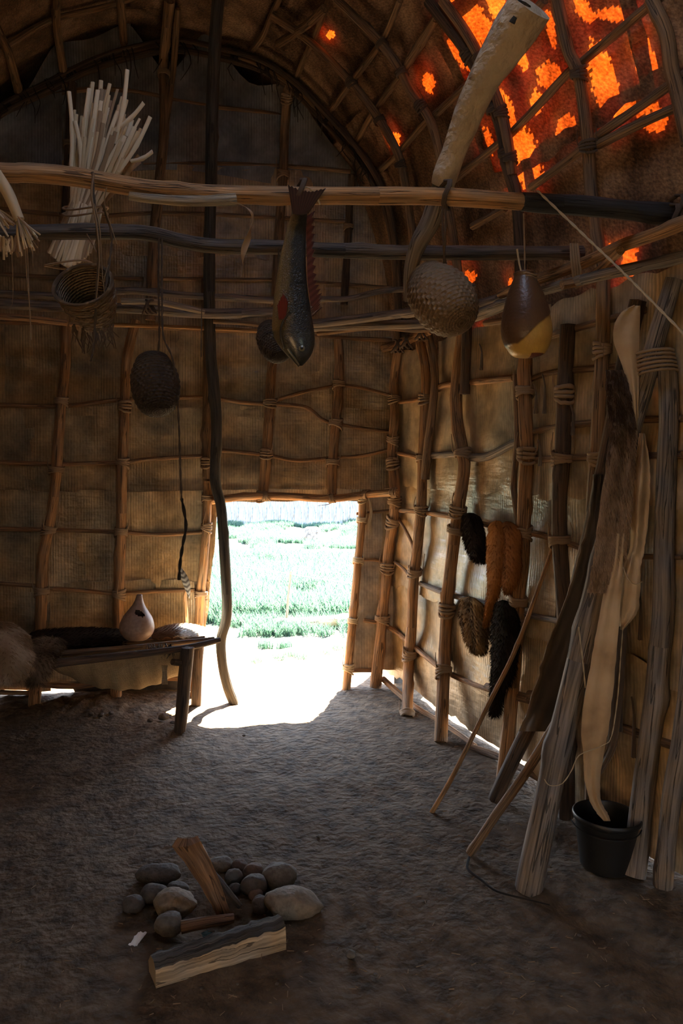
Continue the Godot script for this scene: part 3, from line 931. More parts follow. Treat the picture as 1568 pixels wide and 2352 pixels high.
func pelt(called: String, label: String, pts: Array, wide: Array, thick: float, xdir: Vector3, tint: Callable, hair: float, count: int, category := "pelt", group := "", parent: Node3D = null, groove := 0.0) -> MeshInstance3D:
	# a folded skin with the hair outside: an oval section carried down pts
	var mb := MB.new()
	var fine := catmull(pts, 0.03)
	var n := fine.size()
	var sides := 16
	var rings := []
	for i in n:
		var f := float(i) / (n - 1)
		var g := f * (wide.size() - 1)
		var k := mini(int(g), wide.size() - 2)
		var w := lerpf(wide[k], wide[k + 1], smoothstep(0.0, 1.0, g - k))
		var t2: Vector3 = (fine[mini(i + 1, n - 1)] - fine[maxi(i - 1, 0)]).normalized()
		var z := xdir.cross(t2).normalized()
		for s in sides + 1:
			var an := TAU * s / sides
			var dent := 1.0 - groove * exp(-pow(cos(an) / 0.35, 2)) * (1.0 if sin(an) != 0.0 else 0.0)
			var end := sqrt(maxf(0.06, 1.0 - pow(2.0 * f - 1.0, 8)))
			var p: Vector3 = fine[i] + xdir * cos(an) * w * end * (1.0 + 0.3 * nz.get_noise_2d(i * 40.0 + pts[0].x * 900.0, s * 30.0)) + z * sin(an) * thick * end * dent
			mb.vert(p, Vector2(an, f), tint.call(an, f, p))
	for i in n - 1:
		for s in sides:
			var a := i * (sides + 1) + s
			mb.quad(a, a + 1, a + sides + 2, a + sides + 1)
	var base := mb.v.duplicate()
	var cols := mb.c.duplicate()
	hairs(mb, int(count * 1.6), hair, hair * 0.05, func():
		var i := rng.randi() % (n - 1)
		var s := rng.randi() % sides
		var a := i * (sides + 1) + s
		var p: Vector3 = base[a].lerp(base[a + sides + 2], rng.randf()).lerp(base[a + 1], rng.randf() * 0.5)
		var mid := fine[i] as Vector3
		var t2: Vector3 = (fine[mini(i + 1, n - 1)] - fine[maxi(i - 1, 0)]).normalized()
		var dir := (p - mid).normalized() * 0.85 + t2 * 0.8 + Vector3(rng.randf_range(-0.25, 0.25), rng.randf_range(-0.2, 0.2), rng.randf_range(-0.25, 0.25))
		var k := rng.randf_range(0.7, 1.4)
		return [p, dir, Color(cols[a].r * k, cols[a].g * k, cols[a].b * k)])
	var o := obj(called, mb, M.fur, parent)
	if parent == null:
		tag(o, label, category, group)
	return o
func drape(rows: Array, fold: float, thick: float, mb: MB, cols := 10, tint: Callable = no_call, scallop := 0.0) -> Array:
	# a hanging skin; rows: [row, left, right, depth]. Returns the front points for adding hair
	var n := rows.size()
	var steps := (n - 1) * 6
	var edge := func(f: float, k: int) -> float:
		var g := f * (n - 1)
		var i := mini(int(g), n - 2)
		return cubic_interpolate(rows[i][k], rows[i + 1][k], rows[maxi(i - 1, 0)][k], rows[mini(i + 2, n - 1)][k], g - i)
	var sd := rng.randf() * 100.0
	var f := func(u: float, w: float) -> Array:
		var y: float = edge.call(w, 0)
		var l: float = edge.call(w, 1)
		var r: float = edge.call(w, 2)
		var d: float = edge.call(w, 3)
		var px := lerpf(l, r, u) + scallop * nz.get_noise_2d(y * 8.0, u * 300.0 + sd)
		d -= fold * (sin(u * PI) + 0.6 * sin(u * TAU * 1.5 + w * 4.0 + sd) + 0.8 * nz.get_noise_2d(u * 180.0 + sd * 50.0, w * 300.0))
		return [at(px, y, d), Vector2(u, w), tint.call(u, w) if tint.is_valid() else Color.WHITE]
	var first := mb.v.size()
	slab(mb, cols, steps, f, thick)
	return [first, cols, steps]
func stone(px: float, py: float, w: float, h: float, m: Material, label: String, turn := 0.0, tip := 0.0) -> void:
	var base := on_floor(px, py + h * 0.36)
	var k := -base.z / FOCAL
	var rx := w * k * 0.5
	var ry := maxf(0.012, h * k * 0.43)
	var rz := clampf(h * k * 0.62, rx * 0.55, rx * 0.9)
	var mb := MB.new()
	var sd := px * 3.7
	var b := Basis(Vector3.UP, turn) * Basis(Vector3(0, 0, 1), tip)
	grid(mb, 22, 14, func(u: float, v: float):
		var th := u * TAU
		var ph := (v - 0.5) * PI
		var p := Vector3(cos(ph) * cos(th), sin(ph), cos(ph) * sin(th))
		var lump := 1.0 + 0.22 * nz.get_noise_3d(p.x * 60.0 + sd, p.y * 60.0, p.z * 60.0) + 0.06 * nz.get_noise_3d(p.x * 200.0 + sd, p.y * 200.0, p.z * 200.0)
		var q := Vector3(signf(p.x) * pow(absf(p.x), 0.9), p.y, signf(p.z) * pow(absf(p.z), 0.9)) * lump
		return [base + Vector3(0, ry * 0.8, -rz * 0.3) + b * (q * Vector3(rx, ry, rz)), Vector2(u, v)])
	tag(obj("stone", mb, m), label, "stone", "stones of the fire ring")
func basket(called: String, label: String, mid: Vector3, mouth: Vector3, r: float, deep: float, m: Material, hang: Array, rows := 26, cone := false) -> Node3D:
	var o := thing(called, mid, label, "basket")
	var tr := Transform3D(aim(Vector3.ZERO, mouth), mid - mouth.normalized() * deep * 0.5)
	var prof := [[0.002, 0.0], [r * 0.35, deep * 0.01], [r * 0.66, deep * 0.08], [r * 0.9, deep * 0.25], [r, deep * 0.48], [r * 0.97, deep * 0.72], [r * 0.8, deep * 0.92], [r * 0.7, deep]]
	if cone:
		prof = [[0.002, 0.0], [r * 0.15, deep * 0.02], [r * 0.4, deep * 0.15], [r * 0.62, deep * 0.36], [r * 0.76, deep * 0.58], [r * 0.84, deep * 0.8], [r * 0.86, deep]]
	var mb := MB.new()
	var weave := func(u: float, v: float, _p: Vector3) -> Array:
		var row := v * rows
		var w := 0.05 * absf(sin(row * PI)) * (0.25 + 0.75 * (0.5 + 0.5 * sin(u * TAU * 18.0 + PI * floor(row) + row * 0.3 + 2.0 * nz.get_noise_2d(u * 80.0, v * 80.0))))
		return [1.0 + w + 0.03 * nz.get_noise_2d(u * 300.0, v * 300.0) - 0.02, Color.WHITE]
	lathe(mb, smooth_profile(prof, 20), tr, 152, weave)
	obj("woven_body", mb, m, o)
	var inner := MB.new()
	var pin := []
	for e in smooth_profile(prof, 5):
		pin.append([maxf(0.001, e[0] * 0.93 - 0.002), lerpf(e[1], deep * 0.55, 0.05)])
	lathe(inner, pin, tr, 40)
	obj("lining", inner, m, o)
	var rim := MB.new()
	var ring := []
	for k in 25:
		var an := TAU * k / 24.0
		ring.append(tr * Vector3(cos(an) * r * (0.86 if cone else 0.69), deep, sin(an) * r * (0.86 if cone else 0.69)))
	tube(rim, ring, r * 0.06, r * 0.06, 6, 0.02, 0.3, 0.1, Color.WHITE, 1.0, false)
	obj("rim", rim, m, o)
	for h in hang:
		cord("hanging_cord", h, 0.004, M.cord_dark, o)
	return o

# ---------------------------------------------------------------- the goods
func build_things() -> void:
	build_beams()
	build_hanging()
	build_corner()
	build_bench()
	build_fire()
	build_yard()
	build_litter()

func build_beams() -> void:
	var o := thing("cross_beam", at(784, 450, 2.6), "long smoke-browned cross beam with a charred black end", "beam")
	var line := spots([[-60, 390, 2.2], [60, 396, 2.26], [170, 406, 2.33], [340, 434, 2.42], [500, 446, 2.5], [670, 450, 2.56], [850, 450, 2.63], [1020, 452, 2.72], [1240, 466, 2.85]])
	line.push_front(line[0] + INWARD * 0.8)
	pole("timber", line, 0.028, 0.031, M.gold, o)
	var tip := MB.new()
	tube(tip, spots([[1196, 464, 2.82], [1250, 467, 2.855], [1330, 472, 2.9], [1400, 478, 2.95], [1470, 486, 3.0], [1532, 492, 3.05]]), 0.033, 0.043, 14, 0.03, 0.14)
	obj("charred_end", tip, M.char, o)
	var stub := MB.new()
	tube(stub, spots([[296, 450, 2.36], [340, 456, 2.38], [430, 462, 2.44], [540, 458, 2.5]]), 0.014, 0.02, 8, 0.03, 0.2)
	obj("split_branch", stub, M.pale, o)
	for k in [[1550, 478, 3.02], [1538, 500, 3.0], [690, 448, 2.53], [1020, 448, 2.7]]:
		var mb := MB.new()
		for j in 3:
			var c := at(k[0] + j * 3, k[1], k[2])
			var loop := []
			for a in 11:
				loop.append(c + Vector3(0.012 * sin(a * 1.3), cos(TAU * a / 10.0) * 0.05, sin(TAU * a / 10.0) * 0.05))
			tube(mb, loop, 0.005, 0.005, 5, 0.05, 0.1, 0.1, Color.WHITE, 1.0, false)
		obj("lashing", mb, M.cord_dark, o)
	o = thing("cross_beam", at(700, 575, 2.95), "crooked dark grey cross beam below the charred beam", "beam")
	pole("timber", [at(-60, 530, 2.6) + INWARD * 0.75] + spots([[-60, 530, 2.6], [60, 533, 2.68], [200, 532, 2.72], [330, 535, 2.8], [420, 555, 2.85], [500, 566, 2.89], [640, 568, 2.96], [740, 574, 3.0], [950, 580, 3.14], [1150, 581, 3.3], [1335, 580, 3.42]]), 0.026, 0.031, M.slate, o)
	var wrap := MB.new()
	for j in 4:
		tube(wrap, spots([[1310 + j * 5, 560, 3.3], [1312 + j * 6, 600, 3.28], [1316 + j * 6, 632, 3.3], [1322 + j * 4, 664 - j * 2, 3.32]]), 0.006, 0.005, 5, 0.03, 0.2, 0.1, Color.WHITE, 1.0, false)
	obj("lashing", wrap, M.cord, o)
	# storage rack under the roof
	o = thing("storage_rack", at(784, 700, 4.8), "rack of long weathered poles under the roof above head height", "rack")
	var poles := [
		[[[-40, 672, 5.0], [150, 680, 5.0], [290, 668, 5.0], [420, 678, 5.02], [640, 690, 5.1]], 0.026, "grey"], [[[-40, 694, 4.9], [100, 703, 4.9], [290, 708, 4.9], [480, 720, 4.95], [650, 716, 5.05]], 0.036, "grey"], [[[280, 692, 4.8], [360, 694, 4.8], [420, 705, 4.82], [470, 716, 4.85]], 0.022, "pale"],
		[[[-40, 724, 4.85], [60, 731, 4.85], [155, 742, 4.9]], 0.022, "gold"], [[[640, 748, 5.1], [735, 742, 5.0], [850, 729, 4.85], [950, 716, 4.6], [1090, 701, 4.25], [1185, 672, 3.9]], 0.03, "grey"], [[[700, 752, 5.05], [830, 748, 4.95], [960, 744, 4.75], [1070, 735, 4.5], [1185, 690, 4.0]], 0.03, "grey"],
		[[[730, 765, 5.2], [860, 752, 5.0], [960, 758, 4.9], [1010, 752, 4.8]], 0.02, "mid"], [[[720, 686, 4.9], [800, 686, 4.9], [880, 668, 4.8], [1000, 662, 4.7], [1100, 656, 4.6]], 0.02, "grey"],
		[[[1600, 500, 2.78], [1520, 532, 2.9], [1420, 568, 3.1], [1325, 610, 3.33], [1215, 648, 3.62], [1150, 676, 3.9]], 0.027, "warm"], [[[1600, 582, 2.85], [1480, 610, 3.05], [1380, 632, 3.2], [1300, 652, 3.36], [1215, 678, 3.62], [1100, 716, 4.1], [1000, 748, 4.6]], 0.024, "grey"],
		[[[925, 785, 5.25], [960, 770, 5.1], [990, 758, 4.95]], 0.032, "warm"], [[[1290, 655, 3.3], [1350, 640, 3.3], [1410, 590, 3.12], [1425, 575, 3.05]], 0.02, "warm"], [[[490, 738, 5.0], [560, 742, 5.0], [640, 752, 5.05]], 0.016, "mid"], [[[160, 745, 4.95], [320, 748, 5.0], [600, 760, 5.1]], 0.014, "gold"]]
	for p in poles:
		var run := spots(p[0])
		if p[0][0][0] < 0:
			run.push_front(run[0] + Vector3(-0.5, 0, 0.05))
		pole("rack_pole", run, p[1], p[1] * 0.88, M[p[2]], o)
	for e in [[335, 705, 4.78], [205, 738, 4.85], [925, 785, 5.15], [960, 765, 5.0], [905, 795, 5.2]]:
		var mb := MB.new()
		for j in 4:
			var c := at(e[0] + j * 5, e[1], e[2])
			var loop := []
			for a in 11:
				loop.append(c + Vector3(0.02 * sin(a * 0.9 + j), cos(TAU * a / 10.0) * 0.042, sin(TAU * a / 10.0) * 0.042))
			tube(mb, loop, 0.007, 0.007, 5, 0.05, 0.1, 0.1, Color.WHITE, 1.0, false)
		obj("lashing", mb, M.cord_dark, o)
	# pale crooked log slung from the roof
	o = thing("hanging_log", at(1030, 400, 2.8), "thick pale crooked log slanting up to the roof behind the charred beam", "log")
	var lg := MB.new()
	tube(lg, spots([[1216, 12, 2.5], [1150, 120, 2.6], [1096, 215, 2.68], [1052, 320, 2.78], [1018, 425, 2.87]]), 0.068, 0.043, 20, 0.02, 0.24)
	obj("upper_length", lg, M.drift, o)
	lg = MB.new()
	tube(lg, spots([[1018, 420, 2.87], [990, 505, 2.94], [960, 560, 3.0], [943, 620, 3.05], [939, 692, 3.1]]), 0.041, 0.022, 14, 0.03, 0.12)
	obj("lower_length", lg, M.grey, o)
	var hole := MB.new()
	tube(hole, spots([[1196, 14, 2.485], [1188, 32, 2.49], [1174, 56, 2.50]]), 0.034, 0.02, 12, 0.01, 0.5)
	obj("rotten_knot", hole, M.char, o)
	# standing crooked pole by the doorway
	o = pole("standing_pole", spots([[505, -40, 4.55], [496, 60, 4.6], [489, 200, 4.7], [486, 330, 4.8], [483, 480, 4.9], [480, 650, 5.0], [484, 820, 5.08], [497, 960, 5.14], [494, 1100, 5.2], [508, 1170, 5.22], [517, 1300, 5.25], [521, 1410, 5.28], [508, 1470, 5.3], [512, 1530, 5.32], [524, 1580, 5.34], [538, 1616, 5.36]]), 0.038, 0.034, M.bark)
	tag(o, "slender crooked pole standing from roof to floor before the doorway", "pole")

func build_hanging() -> void:
	# fish
	var d := 2.52
	var o := thing("fish", at(690, 640, d), "dark smoked fish with red fins hanging head down by its tail", "fish")
	var mb := MB.new()
	var rows := [[478, 674, 706], [510, 663, 704], [545, 654, 702], [600, 641, 702], [660, 632, 706], [715, 626, 714], [760, 625, 721], [788, 636, 722], [812, 655, 716], [830, 672, 704], [840, 684, 694]]
	var n := 60
	var sides := 28
	for j in n + 1:
		var g := float(j) / n * (rows.size() - 1)
		var i := mini(int(g), rows.size() - 2)
		var v := []
		for k in 3:
			v.append(cubic_interpolate(rows[i][k], rows[i + 1][k], rows[maxi(i - 1, 0)][k], rows[mini(i + 2, rows.size() - 1)][k], g - i))
		var mid := at((v[1] + v[2]) / 2, v[0], d)
		var half: float = (v[2] - v[1]) / 2 / FOCAL * d
		for s in sides + 1:
			var an := TAU * s / sides
			var p := mid + Vector3(cos(an) * half, 0, sin(an) * half * 0.55)
			var x := cos(an) + 0.25 * nz.get_noise_2d(j * 20.0, s * 25.0)
			var back := Color(0.012, 0.014, 0.012)
			var flank := Color(0.13, 0.09, 0.036)
			var belly := Color(0.25, 0.17, 0.07)
			var col := belly.lerp(flank, smoothstep(-1.0, -0.45, x)).lerp(back, smoothstep(-0.35, 0.1, x))
			if v[0] > 765.0:
				col = col.lerp(Color(0.045, 0.043, 0.032), 0.55)
			if v[0] > 795.0 and x < 0.0:
				col = col.lerp(Color(0.16, 0.15, 0.11), 0.4)
			mb.vert(p, Vector2(float(s) / sides, float(j) / n), col)
	for j in n:
		for s in sides:
			var a := j * (sides + 1) + s
			mb.quad(a, a + 1, a + sides + 2, a + sides + 1)
	M.fish = M.glossy.duplicate()
	M.fish.heightmap_enabled = true
	M.fish.heightmap_texture = noise_tex(0.05, 31, 4)
	M.fish.heightmap_scale = 0.25
	M.fish.uv1_scale = Vector3(2, 4, 1)
	obj("body", mb, M.fish, o)
	var red := Color(0.11, 0.035, 0.028)
	var fin := func(name_: String, a: Array, b: Array, teeth: int, jag: float, dd: float, col: Color) -> void:
		# a fin between two edge lines, with raised rays
		var fm := MB.new()
		slab(fm, teeth * 2, 4, func(u: float, w: float):
			var k := u * (a.size() - 1)
			var i := mini(int(k), a.size() - 2)
			var pa := Vector2(a[i][0], a[i][1]).lerp(Vector2(a[i + 1][0], a[i + 1][1]), k - i)
			var pb := Vector2(b[i][0], b[i][1]).lerp(Vector2(b[i + 1][0], b[i + 1][1]), k - i)
			var tooth := 1.0 - jag * absf(sin(u * PI * teeth))
			var q := pa.lerp(pb, w * tooth)
			return [at(q.x, q.y, dd - 0.004 * absf(sin(u * PI * teeth))), Vector2(u, w), col * (0.6 + 0.7 * absf(sin(u * PI * teeth)))], 0.003)
		obj(name_, fm, M.glossy, o)
	fin.call("dorsal_fin", [[702, 500], [704, 580], [706, 650], [714, 710], [716, 726]], [[723, 485], [722, 560], [727, 640], [742, 680], [738, 705]], 17, 0.4, d + 0.005, red)
	fin.call("tail_fin", [[674, 492], [684, 494], [694, 494], [706, 490]], [[662, 424], [690, 436], [715, 440], [747, 432]], 10, 0.06, d - 0.035, Color(0.06, 0.028, 0.02))
	fin.call("pectoral_fin", [[655, 740], [648, 732], [640, 735]], [[662, 690], [650, 672], [636, 700]], 6, 0.1, d - 0.045, Color(0.15, 0.022, 0.015))
	var eye := MB.new()
	var et := Transform3D(Basis(Vector3.RIGHT, PI / 2), at(693, 800, d - 0.055))
	lathe(eye, [[0.0002, 0.006], [0.004, 0.0055], [0.0045, 0.003], [0.008, 0.003], [0.010, 0.0]], et, 16, func(_u: float, v: float, _p: Vector3): return [1.0, Color(0.004, 0.004, 0.004) if v < 0.4 else Color(0.22, 0.20, 0.14)])
	obj("eye", eye, M.glossy, o)
	var gill := MB.new()
	tube(gill, spots([[666, 716, d - 0.05], [648, 742, d - 0.045], [644, 770, d - 0.045], [652, 800, d - 0.04]]), 0.0035, 0.003, 6, 0.01, 0.1, 0.2, Color(0.02, 0.018, 0.012), 1.0, false)
	obj("gill_cover", gill, M.glossy, o)
	var jaw := MB.new()
	tube(jaw, spots([[660, 802, d - 0.04], [672, 818, d - 0.035], [686, 838, d - 0.02]]), 0.005, 0.004, 6, 0.01, 0.1, 0.3, Color(0.12, 0.11, 0.08), 1.0, false)
	tube(jaw, spots([[664, 812, d - 0.036], [674, 826, d - 0.03], [686, 841, d - 0.018]]), 0.003, 0.003, 6, 0.01, 0.1, 0.3, Color(0.03, 0.03, 0.02), 1.0, false)
	obj("jaw", jaw, M.glossy, o)
	cord("tail_cord", spots([[690, 438, 2.5], [705, 430, 2.48], [722, 445, 2.5], [735, 470, 2.52]]), 0.003, M.twine, o)
	# baskets
	basket("basket", "dark small round basket hanging behind the fish's head", at(630, 788, 2.96), Vector3(-0.3, 0.7, -0.6), 0.062, 0.17, M.weave_dark, [[at(640, 570, 2.92), at(638, 660, 2.96), at(632, 745, 2.97)]], 18)
	basket("basket", "brown coiled basket hanging right of the fish, base towards the door side", at(1019, 692, 2.7), Vector3(-0.42, 0.72, -0.62), 0.108, 0.255, M.weave, [[at(1021, 452, 2.67), at(1022, 540, 2.69), at(1018, 618, 2.74)], [at(1017, 440, 2.71), at(1016, 530, 2.7), at(1024, 615, 2.74)]], 26)
	basket("basket", "dark brown closed basket hanging low on the long thong", at(357, 888, 2.81), Vector3(-0.22, 0.86, -0.48), 0.085, 0.225, M.weave_dark, [[at(365, 545, 2.78), at(364, 650, 2.8), at(366, 760, 2.81), at(363, 815, 2.83)]], 24)
	basket("basket", "open frayed basket with its mouth turned out, below the straw bundle", at(214, 708, 2.36), Vector3(-0.05, 0.56, 0.83), 0.098, 0.19, M.weave, [[at(212, 395, 2.3), at(218, 480, 2.28), at(226, 580, 2.27), at(222, 660, 2.27), at(216, 780, 2.26), at(208, 830, 2.26)], [at(236, 470, 2.3), at(256, 540, 2.32), at(250, 610, 2.3), at(240, 680, 2.28)]], 18, true)
	var fringe := MB.new()
	for k in 34:
		var x := rng.randf_range(165, 268)
		var y := 742.0 + 40.0 * sin((x - 165) / 103.0 * PI) * 0.5 + rng.randf_range(-8, 12)
		tube(fringe, spots([[x, y, 2.27], [x + rng.randf_range(-4, 8), y + 16, 2.265], [x + rng.randf_range(-10, 16), y + rng.randf_range(22, 50), 2.27]]), 0.0025, 0.001, 4, 0.03, 0.1, 0.1, Color.WHITE, 1.0, false)
	obj("frayed_fibre", fringe, M.weave, get_node("basket_003")).set_meta("kind", "stuff")
	# bark streamers wound round the beam and the open basket's cord
	o = thing("bark_streamer", at(225, 500, 2.3), "twisted strips of inner bark trailing from the beam over the open basket", "bark strip")
	for e in [[[[215, 400, 2.28], [210, 450, 2.27], [222, 520, 2.26], [228, 600, 2.25], [220, 700, 2.24]], 0.008], [[[216, 470, 2.27], [228, 520, 2.26], [231, 560, 2.26], [236, 650, 2.25]], 0.006], [[[245, 430, 2.3], [240, 470, 2.3], [258, 530, 2.31], [268, 560, 2.31]], 0.005], [[[200, 540, 2.6], [212, 560, 2.4], [222, 580, 2.3]], 0.006], [[[248, 610, 2.3], [238, 650, 2.28], [242, 690, 2.27]], 0.006]]:
		var st := MB.new()
		tube(st, spots(e[0]), e[1], e[1] * 0.5, 6, 0.02, 0.35, 0.1, Color.WHITE, 0.4, false)
		obj("strip", st, M.cord, o)
	# ham
	o = thing("smoked_ham", at(1208, 730, 2.82), "pear-shaped smoked ham with a yellow fat edge hanging from the beam", "ham")
	var hm := MB.new()
	var hp := [[0.001, -0.157], [0.03, -0.155], [0.06, -0.142], [0.083, -0.10], [0.089, -0.055], [0.082, 0.0], [0.066, 0.06], [0.047, 0.11], [0.036, 0.135], [0.036, 0.150], [0.020, 0.156], [0.001, 0.157]]
	lathe(hm, smooth_profile(hp, 14), Transform3D(Basis(Vector3(0, 0, 1), 0.05), at(1208, 722, 2.82)), 140, func(u: float, _v: float, p: Vector3):
		var edge := p.y + 0.112 - maxf(0.0, p.x + 0.05) * 0.85 + 0.008 * nz.get_noise_1d(u * 500.0)
		var skin := Color(0.13, 0.066, 0.03).lerp(Color(0.07, 0.035, 0.02), 0.5 + 0.8 * nz.get_noise_3d(p.x * 600.0, p.y * 600.0, p.z * 600.0))
		var fat := Color(0.62, 0.40, 0.10).lerp(Color(0.50, 0.28, 0.07), 0.5 + nz.get_noise_3d(p.x * 900.0, p.y * 900.0, p.z * 900.0))
		var meat := p.y < -0.146 and p.x > 0.0
		var k := smoothstep(-0.004, 0.004, edge)
		return [1.0 + 0.035 * k + 0.03 * nz.get_noise_3d(p.x * 400.0, p.y * 400.0, p.z * 400.0), Color(0.16, 0.04, 0.025) if meat else fat.lerp(skin, k)])
	obj("meat", hm, M.ham, o)
	var neck := MB.new()
	for j in 3:
		var loop := []
		for a in 15:
			loop.append(at(1208, 634 + j * 6, 2.82) + Vector3(cos(TAU * a / 14.0) * 0.037, 0.004 * sin(a * 2.0 + j), sin(TAU * a / 14.0) * 0.037))
		tube(neck, loop, 0.004, 0.004, 5, 0.05, 0.1, 0.1, Color.WHITE, 1.0, false)
	obj("neck_binding", neck, M.cord, o)
	cord("hanging_cord", spots([[1202, 490, 2.8], [1204, 560, 2.81], [1205, 632, 2.81]]), 0.003, M.cord, o)
	cord("cord_end", spots([[1187, 572, 2.78], [1192, 605, 2.79], [1198, 628, 2.79]]), 0.004, M.twine, o, false)
	# bundle of dry stalks
	o = thing("stalk_bundle", at(160, 620, 2.92), "large bundle of pale dry stalks standing behind the two cross beams", "bundle")
	# stalk shapes are one metre long and one metre across: scaled where they stand
	var unit := []
	for k in 4:
		var sm := MB.new()
		for j in 7:
			for s in 7:
				var an := TAU * s / 6.0
				var bend: float = 0.9 * sin(j / 6.0 * PI) * [0.6, -0.6, 0.2, -0.3][k]
				var r := 0.5 * (1.0 + (0.25 if j == 3 and k % 2 == 0 else 0.0))
				sm.vert(Vector3(cos(an) * r + bend, j / 6.0, sin(an) * r * 0.6), Vector2(s / 6.0, j / 6.0))
		for j in 6:
			for s in 6:
				var a := j * 7 + s
				sm.quad(a, a + 1, a + 8, a + 7)
		for e in [0, 6]:
			var c := sm.vert(Vector3(0, e / 6.0, 0))
			for s in 6:
				if e == 0: sm.tri(c, e * 7 + s + 1, e * 7 + s)
				else: sm.tri(c, e * 7 + s, e * 7 + s + 1)
		unit.append(sm.mesh())
	for k in 120:
		var an := rng.randf() * TAU
		var rad := sqrt(rng.randf())
		var foot := Vector2(cos(an), sin(an)) * rad
		var waist := foot * 0.8
		var top := foot * 0.95 + Vector2(rng.randf_range(-0.3, 0.3), rng.randf_range(-0.2, 0.2))
		var y1 := 330.0 - 150.0 * rng.randf() * (1.2 - 0.5 * rad) + 60.0 * absf(foot.x)
		var a := at(158 + foot.x * 52, 600 + 16 * (1.0 - foot.x * foot.x) - 25 * absf(foot.x), 2.93 - foot.y * 0.07)
		var w := at(196 + waist.x * 46, 470, 2.93 - waist.y * 0.06)
		var b := at(245 + top.x * 78, y1, 2.95 - top.y * 0.10)
		var thick := rng.randf_range(0.010, 0.018)
		for seg in [[a, w.lerp(b, 0.06)], [w.lerp(a, 0.06), b]]:
			var bs := aim(seg[0], seg[1])
			copy_mesh("stalk", unit[rng.randi() % 4], [M.straw, M.straw, M.straw_pale, M.straw_brown][rng.randi() % 4], Transform3D(Basis(bs.x * thick, bs.y * (seg[1] as Vector3).distance_to(seg[0]), bs.z * thick), seg[0]), o)
	for e in [[[300, 370], [350, 348]], [[272, 395], [345, 268]], [[185, 400], [172, 278]], [[262, 330], [292, 160]], [[162, 392], [158, 210]], [[262, 300], [330, 236]]]:
		var bs := aim(at(e[0][0], e[0][1], 2.88), at(e[1][0], e[1][1], 2.86))
		copy_mesh("stalk", unit[0], M.straw_pale, Transform3D(Basis(bs.x * 0.016, bs.y * at(e[0][0], e[0][1], 2.88).distance_to(at(e[1][0], e[1][1], 2.86)), bs.z * 0.016), at(e[0][0], e[0][1], 2.88)), o)
	for y in [478, 492, 610]:
		var band := MB.new()
		var loop := []
		for a in 17:
			var th := TAU * a / 16.0
			var cx := 196.0 if y < 600 else 158.0
			loop.append(at(cx + cos(th) * (52.0 if y < 600 else 56.0), y + 4 * sin(th * 2.0) + (10.0 * sin(th) if y > 600 else 0.0), 2.93 + sin(th) * 0.085))
		tube(band, loop, 0.004, 0.004, 5, 0.03, 0.3, 0.1, Color.WHITE, 1.0, false)
		obj("binding", band, M.straw_brown, o)
	# braided grass tassel at the frame's edge
	o = thing("grass_tassel", at(20, 480, 2.2), "pale braided grass tassels hanging from the left end of the beam", "tassel")
	for e in [[[-8, 400], [58, 545], 26], [[-46, 400], [-10, 510], 20]]:
		var braid := MB.new()
		tube(braid, [at(e[0][0], e[0][1], 2.2), at(lerpf(e[0][0], e[1][0], 0.4), lerpf(e[0][1], e[1][1], 0.3), 2.2), at(lerpf(e[0][0], e[1][0], 0.8), lerpf(e[0][1], e[1][1], 0.72), 2.2)], 0.017, 0.013, 10, 0.015, 0.35)
		obj("braid", braid, M.straw, o)
		for k in e[2]:
			var a := at(lerpf(e[0][0], e[1][0], 0.72), lerpf(e[0][1], e[1][1], 0.66), 2.2 + rng.randf_range(-0.015, 0.015))
			var b := at(e[1][0] + rng.randf_range(-16, 44), e[1][1] + rng.randf_range(-8, 34), 2.2 + rng.randf_range(-0.04, 0.04))
			var bs := aim(a, b)
			copy_mesh("stalk", unit[k % 4], [M.straw, M.straw_pale, M.straw_brown][k % 3], Transform3D(Basis(bs.x * 0.005, bs.y * a.distance_to(b), bs.z * 0.005), a), o)
	var skirt := thing("grass_sheaf", at(10, 575, 2.3), "bundle of cut grass ends poking in below the tassels", "bundle")
	for k in 40:
		var a := at(-60 + rng.randf() * 100, 540 + rng.randf() * 10, 2.35 + rng.randf_range(-0.05, 0.05))
		var b := a + Vector3(rng.randf_range(-0.01, 0.02), -rng.randf_range(0.035, 0.06), rng.randf_range(-0.02, 0.02))
		var bs := aim(a, b)
		copy_mesh("stalk", unit[k % 4], [M.straw, M.straw_pale, M.straw_brown][k % 3], Transform3D(Basis(bs.x * 0.007, bs.y * a.distance_to(b), bs.z * 0.007), a), skirt)
	for e in [[[58, 560], [62, 640], [68, 700], [72, 780], 0.004], [[62, 565], [66, 650], [68, 720], [70, 760], 0.003], [[26, 575], [30, 640], [28, 700], [16, 716], 0.0025], [[74, 560], [75, 590], [75, 600], [76, 612], 0.004]]:
		var bl := MB.new()
		tube(bl, [at(e[0][0], e[0][1], 2.22), at(e[1][0], e[1][1], 2.22), at(e[2][0], e[2][1], 2.22), at(e[3][0], e[3][1], 2.22)], e[4], e[4] * 0.4, 5, 0.03, 0.2, 0.1, Color.WHITE, 0.5, false)
		obj("long_blade", bl, M.straw_brown, o)
	# curled leaf hanging from the beam
	o = thing("dried_leaf", at(560, 560, 2.48), "curled dry corn leaf dangling from the beam", "leaf")
	var lf := MB.new()
	var lp := spots([[515, 462, 2.48], [548, 468, 2.47], [572, 482, 2.46], [580, 500, 2.46], [572, 540, 2.46], [560, 575, 2.46], [556, 610, 2.46], [554, 636, 2.46]])
	var lw := [0.002, 0.006, 0.004, 0.004, 0.012, 0.010, 0.004, 0.002]
